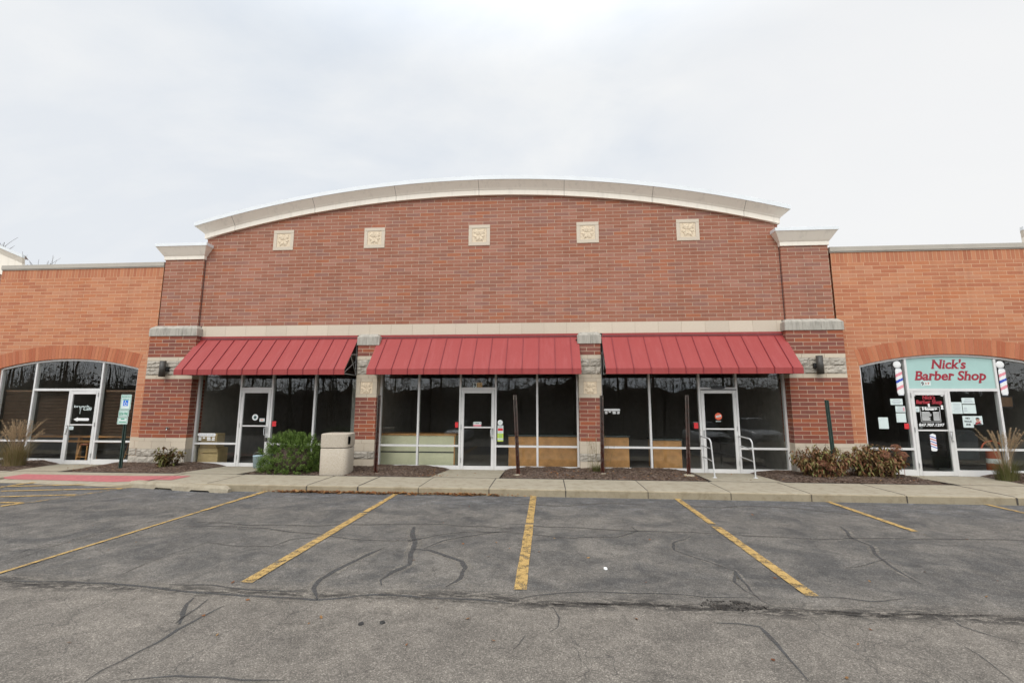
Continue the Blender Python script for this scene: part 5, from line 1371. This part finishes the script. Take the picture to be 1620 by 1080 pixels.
for k in range(70):
    a = random.random()*2*PI; r = random.random()**.5; b0 = Vector((-3.55+.08*math.cos(a), -.75+.08*math.sin(a), -.05)); tp = Vector((-3.55+.42*r*math.cos(a), -.75+.3*r*math.sin(a), .62+.5*random.random()*(1-.5*r)))
    mid = b0.lerp(tp, .55)+rv()*.05; m.tube([b0, mid, tp], [.005, .0035, .002], 4)
    for j in range(3): q = mid.lerp(tp, random.random()); m.tube([q, q+rv()*.10+Vector((0,0,.05))], [.0025, .0012], 4)
m.obj('twigs', 'twig', t)

def grass(cx, cy, z0, r, h, n, mats, label, plumes=0, lean=.55, hp=0, wid=.0035):
    t = thing('ornamental_grass', label, 'grass', (cx, cy, z0)); m = MB()
    for k in range(n):
        a = random.random()*2*PI; q = random.random()**.5; L = h*random.uniform(.45, 1.1); out = lean*random.uniform(.15, 1)*L
        b0 = Vector((cx+r*.4*q*math.cos(a), cy+r*.4*q*math.sin(a), z0-.02)); dr = Vector((math.cos(a), math.sin(a), 0)); sd = Vector((-dr.y, dr.x, 0)); w = wid*random.uniform(.6, 1.4)
        pts = [b0+dr*out*(i/5)**1.8+Vector((0,0,L*(i/5)*(1-.28*(i/5)**2))) for i in range(6)]
        m.grid([[p-sd*w*(1-i/5.3)] for i, p in enumerate(pts)] and [[p-sd*w*(1-i/5.3), p+sd*w*(1-i/5.3)] for i, p in enumerate(pts)])
    m.obj('blades', mats, t)
    if plumes:
        m = MB()
        for k in range(plumes):
            a = random.random()*2*PI; dr = Vector((math.cos(a), math.sin(a)*.8, 0)); q = random.random()
            H = hp*random.uniform(.72, 1.05); out = r*random.uniform(.2, 1.05)
            f = lambda s_: Vector((cx, cy, z0))+dr*(.06+out*s_**2)+Vector((0,0,H*s_*(1-.08*s_*s_)))
            m.tube([f(i/6) for i in range(7)], [.003,.003,.003,.0028,.0025,.002,.0015], 4)
            for j in range(75):
                s_ = random.uniform(.70, 1.0); p = f(s_); wv = .019*math.sin(PI*min(1, max(0, (s_-.68)/.34)))**.6
                d = rv()*.7+Vector((0,0,.7))+dr*.3; leaf(m, p+rv()*wv*.6, d, random.uniform(.025, .05), .0032)
        m.obj('plumes', 'plume', t)
    return t
P = onY(22, 738, -.95); grass(P.x, -.95, zb9, .56, .9, 1100, 'grass', 'tall tawny plume grass in front of the cafe window at the left edge', 80, .5, 1.28)
grass(P.x-.75, -.85, zb9, .4, .6, 200, 'grass', 'tawny grass clump cut off by the left edge', 12, .5, 1.1)
P = onY(944, 748, -.75); grass(P.x, -.72, zb9, .22, .36, 360, 'ggrass', 'small green grass tuft with a few dry stalks at the foot of the right column', 0, .6)
m = MB(); g_ = thing('dry_stalks', 'thin dry stalks standing before the brick of the right column', 'grass', (P.x, -.6, zb9))
for k in range(26):
    x0 = P.x+random.gauss(.03, .12); x1 = x0+random.gauss(.0, .09); zt_ = random.uniform(.55, 1.12); y = -.62+random.gauss(0, .05)
    m.tube([(x0, y, zb9), ((x0+x1)/2-.01, y, zt_*.55), (x1, y-.02, zt_)], [.0025, .0022, .0012], 4)
    for j in range(8): p = Vector((x1, y-.02, zt_*random.uniform(.8, 1))); leaf(m, p, rv()*.5+Vector((0,0,1)), .04, .003)
m.obj('stalks', 'grass', g_)
P = onY(1592, 745, -.75); grass(P.x, -.75, zb9, .50, .66, 640, 'ggrass', 'green and tawny plume grass in front of the barber shop window at the right edge', 46, .5, 1.22)

# bare trees far behind the roof on the left
def bare_tree(x, y, z0, H, seed, label):
    t = thing('bare_tree', label, 'tree', (x, y, z0), 'leafless trees behind the roof'); r = random.Random(seed); tr = MB(); br = MB()
    def grow(p, d, L, rad, dep):
        q = p; pts = [p]
        for i in range(4):
            d = (d+Vector((r.gauss(0,.1), r.gauss(0,.1), r.gauss(.04,.06)))).normalized(); q = q+d*(L/4); pts.append(q)
        (tr if dep == 0 else br).tube(pts, [rad*(1-.11*i) for i in range(5)], 7 if dep < 2 else 4, 0, False)
        if dep >= 5: return
        for k in range(r.choice((3,3,4)) if dep < 4 else 3):
            s_ = r.uniform(.35, 1); i = min(3, int(s_*4)); o = pts[i].lerp(pts[i+1], s_*4-i)
            a = r.random()*2*PI; sp = r.uniform(.4, .9)
            nd = (d+Vector((math.cos(a), math.sin(a), r.uniform(-.1, .4)))*sp).normalized()
            grow(o, nd, L*r.uniform(.55, .78), rad*.55, dep+1)
    grow(Vector((x, y, z0)), Vector((0,0,1)), H*.36, H*.018, 0)
    tr.obj('trunk', 'bark', t); br.obj('crown', 'bark', t)
for px, py, Y, dh, sd, lb in ((8, 386, 20, 0, 3, 'leafless tree rising behind the cafe roof, right beside the raking cornice end'), (42, 396, 24, .0, 5, 'leafless tree of thin twigs, second from the left edge above the cafe roof'), (72, 408, 26, 0, 11, 'lowest leafless tree above the cafe roof, farthest from the cornice end')):
    p = onY(px, py, Y); bare_tree(p.x, Y, -.4, (p.z+.4)*1.28, sd, lb)

# woods across the road, seen mirrored in the shop windows
m = MB(); r = random.Random(4)
for i in range(90):
    x = -60+r.random()*130; y = -36+r.random()*8; h = r.uniform(7, 12)
    m.tube([(x, y, -1.6), (x+r.gauss(0,.3), y, h*.5), (x+r.gauss(0,.8), y, h)], [.13, .08, .02], 5, 0, False)
lim_ = lambda x: 5.0+2.0*noise.noise((x*.10, 0, 3))+1.1*noise.noise((x*.5, 2, 3))
rows = []
for k in range(9):
    row = []
    for i in range(220):
        x = -70+i*.7; y = -30-.9*k+1.6*noise.noise((x*.35, k*.6, 1)); row.append((x, y, -1.6+lim_(x)*min(1, k/6)+.5*noise.noise((x*.9, k, 5))*(k > 0)))
    rows.append(row)
m.grid(rows, 0, True)
for i in range(26000):
    x = -70+r.random()*154; q_ = r.random(); y = -29.5-7*q_-r.random(); z = -1.5+lim_(x)*min(1, q_*1.35)+abs(r.gauss(0, .9))
    s_ = r.uniform(.08, .3); c = Vector((x, y, z)); u, w = rv()*s_, rv()*s_*.7; m.face([c-u, c+w, c+u*.6])
for i in range(900):
    x = -70+r.random()*154; y = -36+r.random()*3; b0 = Vector((x, y, lim_(x)-2.2)); tp = b0+Vector((r.gauss(0,.6), 0, r.uniform(1.5, 4.5))); m.tube([b0, b0.lerp(tp, .5)+rv()*.15, tp], [.035, .022, .006], 3, 0, False)
stuff(m.obj('woods', 'wood_far'))

# parked cars and a lamp across the lot: they show only as reflections in the right-hand panes
def car(name, cx, cy, paint, suv, label):
    z0 = lot_z(cx, cy); t = thing(name, label, 'car', (cx, cy, z0), 'cars parked across the lot')
    L, Wd = (4.7, .92) if suv else (4.5, .89)
    top = 1.68 if suv else 1.43; hood = 1.02 if suv else .88
    st = [(0,.42,.62,.80),(.06,.28,.72,.95),(.30,.22,hood-.12,1.),(1.0,.20,hood-.02,1.),(1.35,.20,hood+.02,1.),(L-1.0,.20,hood+.04,1.),(L-.15,.24,hood-.02,.97),(L,.40,hood-.25,.88)]
    m = MB(); rows = []
    for u, zb_, zt_, k in st:
        w = Wd*k; P = [(-w*.86,zb_),(-w,zb_+.12),(-w,zt_-.18),(-w*.94,zt_-.05),(-w*.7,zt_),(0,zt_+.025),(w*.7,zt_),(w*.94,zt_-.05),(w,zt_-.18),(w,zb_+.12),(w*.86,zb_)]
        rows.append([(cx+x, cy-u, z0+z) for x, z in P])
    m.grid(rows, 0, True); m.face(rows[0]); m.face(rows[-1][::-1]); m.obj('body', paint, t)
    m = MB(); e = L-.25 if suv else L-.75
    cab = [(1.15, hood, .80), (1.95 if not suv else 1.75, top-.03, .64), (2.6, top, .64), (e-.35, top-.05, .63), (e, hood+.02, .78)]
    rows = [[(cx-w, cy-u, z0+z), (cx-w*.8, cy-u, z0+z+.03), (cx, cy-u, z0+z+.05), (cx+w*.8, cy-u, z0+z+.03), (cx+w, cy-u, z0+z)] for u, z, w in cab]
    m.grid(rows[1:4], 0, True); m.obj('roof', paint, t)
    m = MB(); m.grid(rows[0:2], 0, True); m.grid(rows[3:5], 0, True)
    for sg in (0, 4): m.face([r_[sg] for r_ in rows])
    m.obj('windows', 'black', t)
    for sx in (-1, 1):
        for u in (.85, L-.9):
            m = MB(); x = cx+sx*(Wd-.12); m.lathe([(.001,-.1),(.33,-.1),(.33,.1),(.001,.1)], 0, 0, 20); m.v = [(x+z, cy-u+y_, z0+.33+x_) for x_, y_, z in m.v]; w_ = m.obj('wheel', 'black', t)
            m = MB(); m.lathe([(.001,.102*sx),(.2,.102*sx)], 0, 0, 14); m.v = [(x+z, cy-u+y_, z0+.33+x_) for x_, y_, z in m.v]; m.obj('rim', 'alu2', w_)
        m = MB(); m.poly([(cx+sx*.50, z0+hood-.26), (cx+sx*.84, z0+hood-.22), (cx+sx*.84, z0+hood-.34), (cx+sx*.52, z0+hood-.37)], cy-.02, cy+.0); m.obj('headlight', 'white', t)
    m = MB(); m.box(cx-.45, cx+.45, cy-.01, cy+.012, z0+hood-.42, z0+hood-.27); m.box(cx-.6, cx+.6, cy-.01, cy+.012, z0+.3, z0+.42); m.obj('grille', 'black', t)
MT['silver'] = plain('silver_car_paint', (.45,.46,.48), .3, .4, var=.03); MT['wcar'] = plain('white_car_paint', (.62,.64,.66), .3, var=.03)
car('parked_car', 12.6, -17.6, 'wcar', False, 'white sedan parked facing the shops, mirrored in the door with handrails')
car('parked_car', 15.7, -17.2, 'silver', True, 'silver sport utility car parked facing the shops beside the white sedan')
car('parked_car', -5.6, -24.5, 'silver', True, 'silver van-like car farther off, mirrored behind the pale green counter')
# ------------------------------------------------------------------ sky and light
W_ = bpy.data.worlds.new('World'); S.world = W_; W_.use_nodes = True
nt = W_.node_tree; nt.nodes.clear()
class WT(NT):
    def __init__(s): s.t = nt
w = WT(); out = w.n('OutputWorld')
SUN_EL, SUN_AZ = math.radians(52), math.radians(200)   # azimuth from +Y towards +X
dirv = w.n('TexCoord').outputs['Generated']; sp = w.n('SeparateXYZ', {0: dirv})
zz = w.math('MAXIMUM', sp.outputs[2], 0)
pz = w.math('ADD', zz, .28)
pv = w.n('CombineXYZ', {0: w.math('DIVIDE', sp.outputs[0], pz), 1: w.math('DIVIDE', sp.outputs[1], pz)}).outputs[0]
mp = w.n('Mapping', {0: pv, 3: (.8, 1.25, 1), 1: (3.1, 1.7, 0)}).outputs[0]
n1 = w.noise(mp, 1.15, 7, .55, .4); n2 = w.noise(mp, 3.2, 6, .55, .3)
cl = w.math('ADD', w.math('MULTIPLY', n1, .7), w.math('MULTIPLY', n2, .3))
f = w.n('MapRange', {0: cl, 1: .40, 2: .58, 3: 0., 4: 1.}).outputs[0]
col = w.mix(f, (.76,.825,.91), (.965,.985,1.0))
# the bright glow of the hidden sky low on the right, and on the left
def glow(vec, k, lo):
    v = Vector(vec).normalized(); d_ = w.n('VectorMath', {0: dirv, 1: tuple(v)}, operation='DOT_PRODUCT').outputs['Value']
    return w.n('MapRange', {0: d_, 1: lo, 2: 1., 3: 0., 4: k}, interpolation_type='SMOOTHSTEP').outputs[0]
g1 = glow(ray(1480, 300), .9, .82); g2_ = glow(ray(60, 330), .45, .9); g3 = glow(ray(700, 330), .25, .9)
col = w.mix(w.math('MINIMUM', w.math('ADD', w.math('ADD', g1, g2_), g3), 1.), col, (1.0,1.0,1.0))
# overcast: brighter overhead than low in front; behind-camera boost added to light the facade
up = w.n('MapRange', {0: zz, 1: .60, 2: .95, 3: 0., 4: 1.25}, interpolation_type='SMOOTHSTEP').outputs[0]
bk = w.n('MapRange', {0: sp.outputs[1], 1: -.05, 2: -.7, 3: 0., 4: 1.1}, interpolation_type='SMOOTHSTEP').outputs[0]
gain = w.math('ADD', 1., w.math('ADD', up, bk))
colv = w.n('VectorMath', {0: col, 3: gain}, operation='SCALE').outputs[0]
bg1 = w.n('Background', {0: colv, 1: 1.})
sky = w.n('TexSky', None, sky_type='NISHITA', sun_disc=False, sun_elevation=SUN_EL, sun_rotation=SUN_AZ, air_density=1.5, dust_density=4.)
bg2 = w.n('Background', {0: sky.outputs[0], 1: .05})
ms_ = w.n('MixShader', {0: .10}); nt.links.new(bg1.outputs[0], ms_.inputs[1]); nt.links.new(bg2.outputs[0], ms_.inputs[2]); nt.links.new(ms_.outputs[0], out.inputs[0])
sl = bpy.data.lights.new('sun', 'SUN'); sl.energy = 1.2; sl.angle = math.radians(22); sl.color = (1., .97, .92)
so = bpy.data.objects.new('sun', sl); COL.objects.link(so)
sd = Vector((math.sin(SUN_AZ)*math.cos(SUN_EL), math.cos(SUN_AZ)*math.cos(SUN_EL), math.sin(SUN_EL)))
so.rotation_euler = sd.to_track_quat('Z', 'Y').to_euler(); so.location = (0, -20, 30)
S.view_settings.view_transform = 'Standard'; S.view_settings.look = 'None'; S.view_settings.exposure = 0; S.view_settings.gamma = 1
S.cycles.use_denoising = True; S.cycles.max_bounces = 8; S.cycles.transparent_max_bounces = 24; S.cycles.caustics_reflective = False; S.cycles.caustics_refractive = False
S.cycles.sample_clamp_indirect = 4
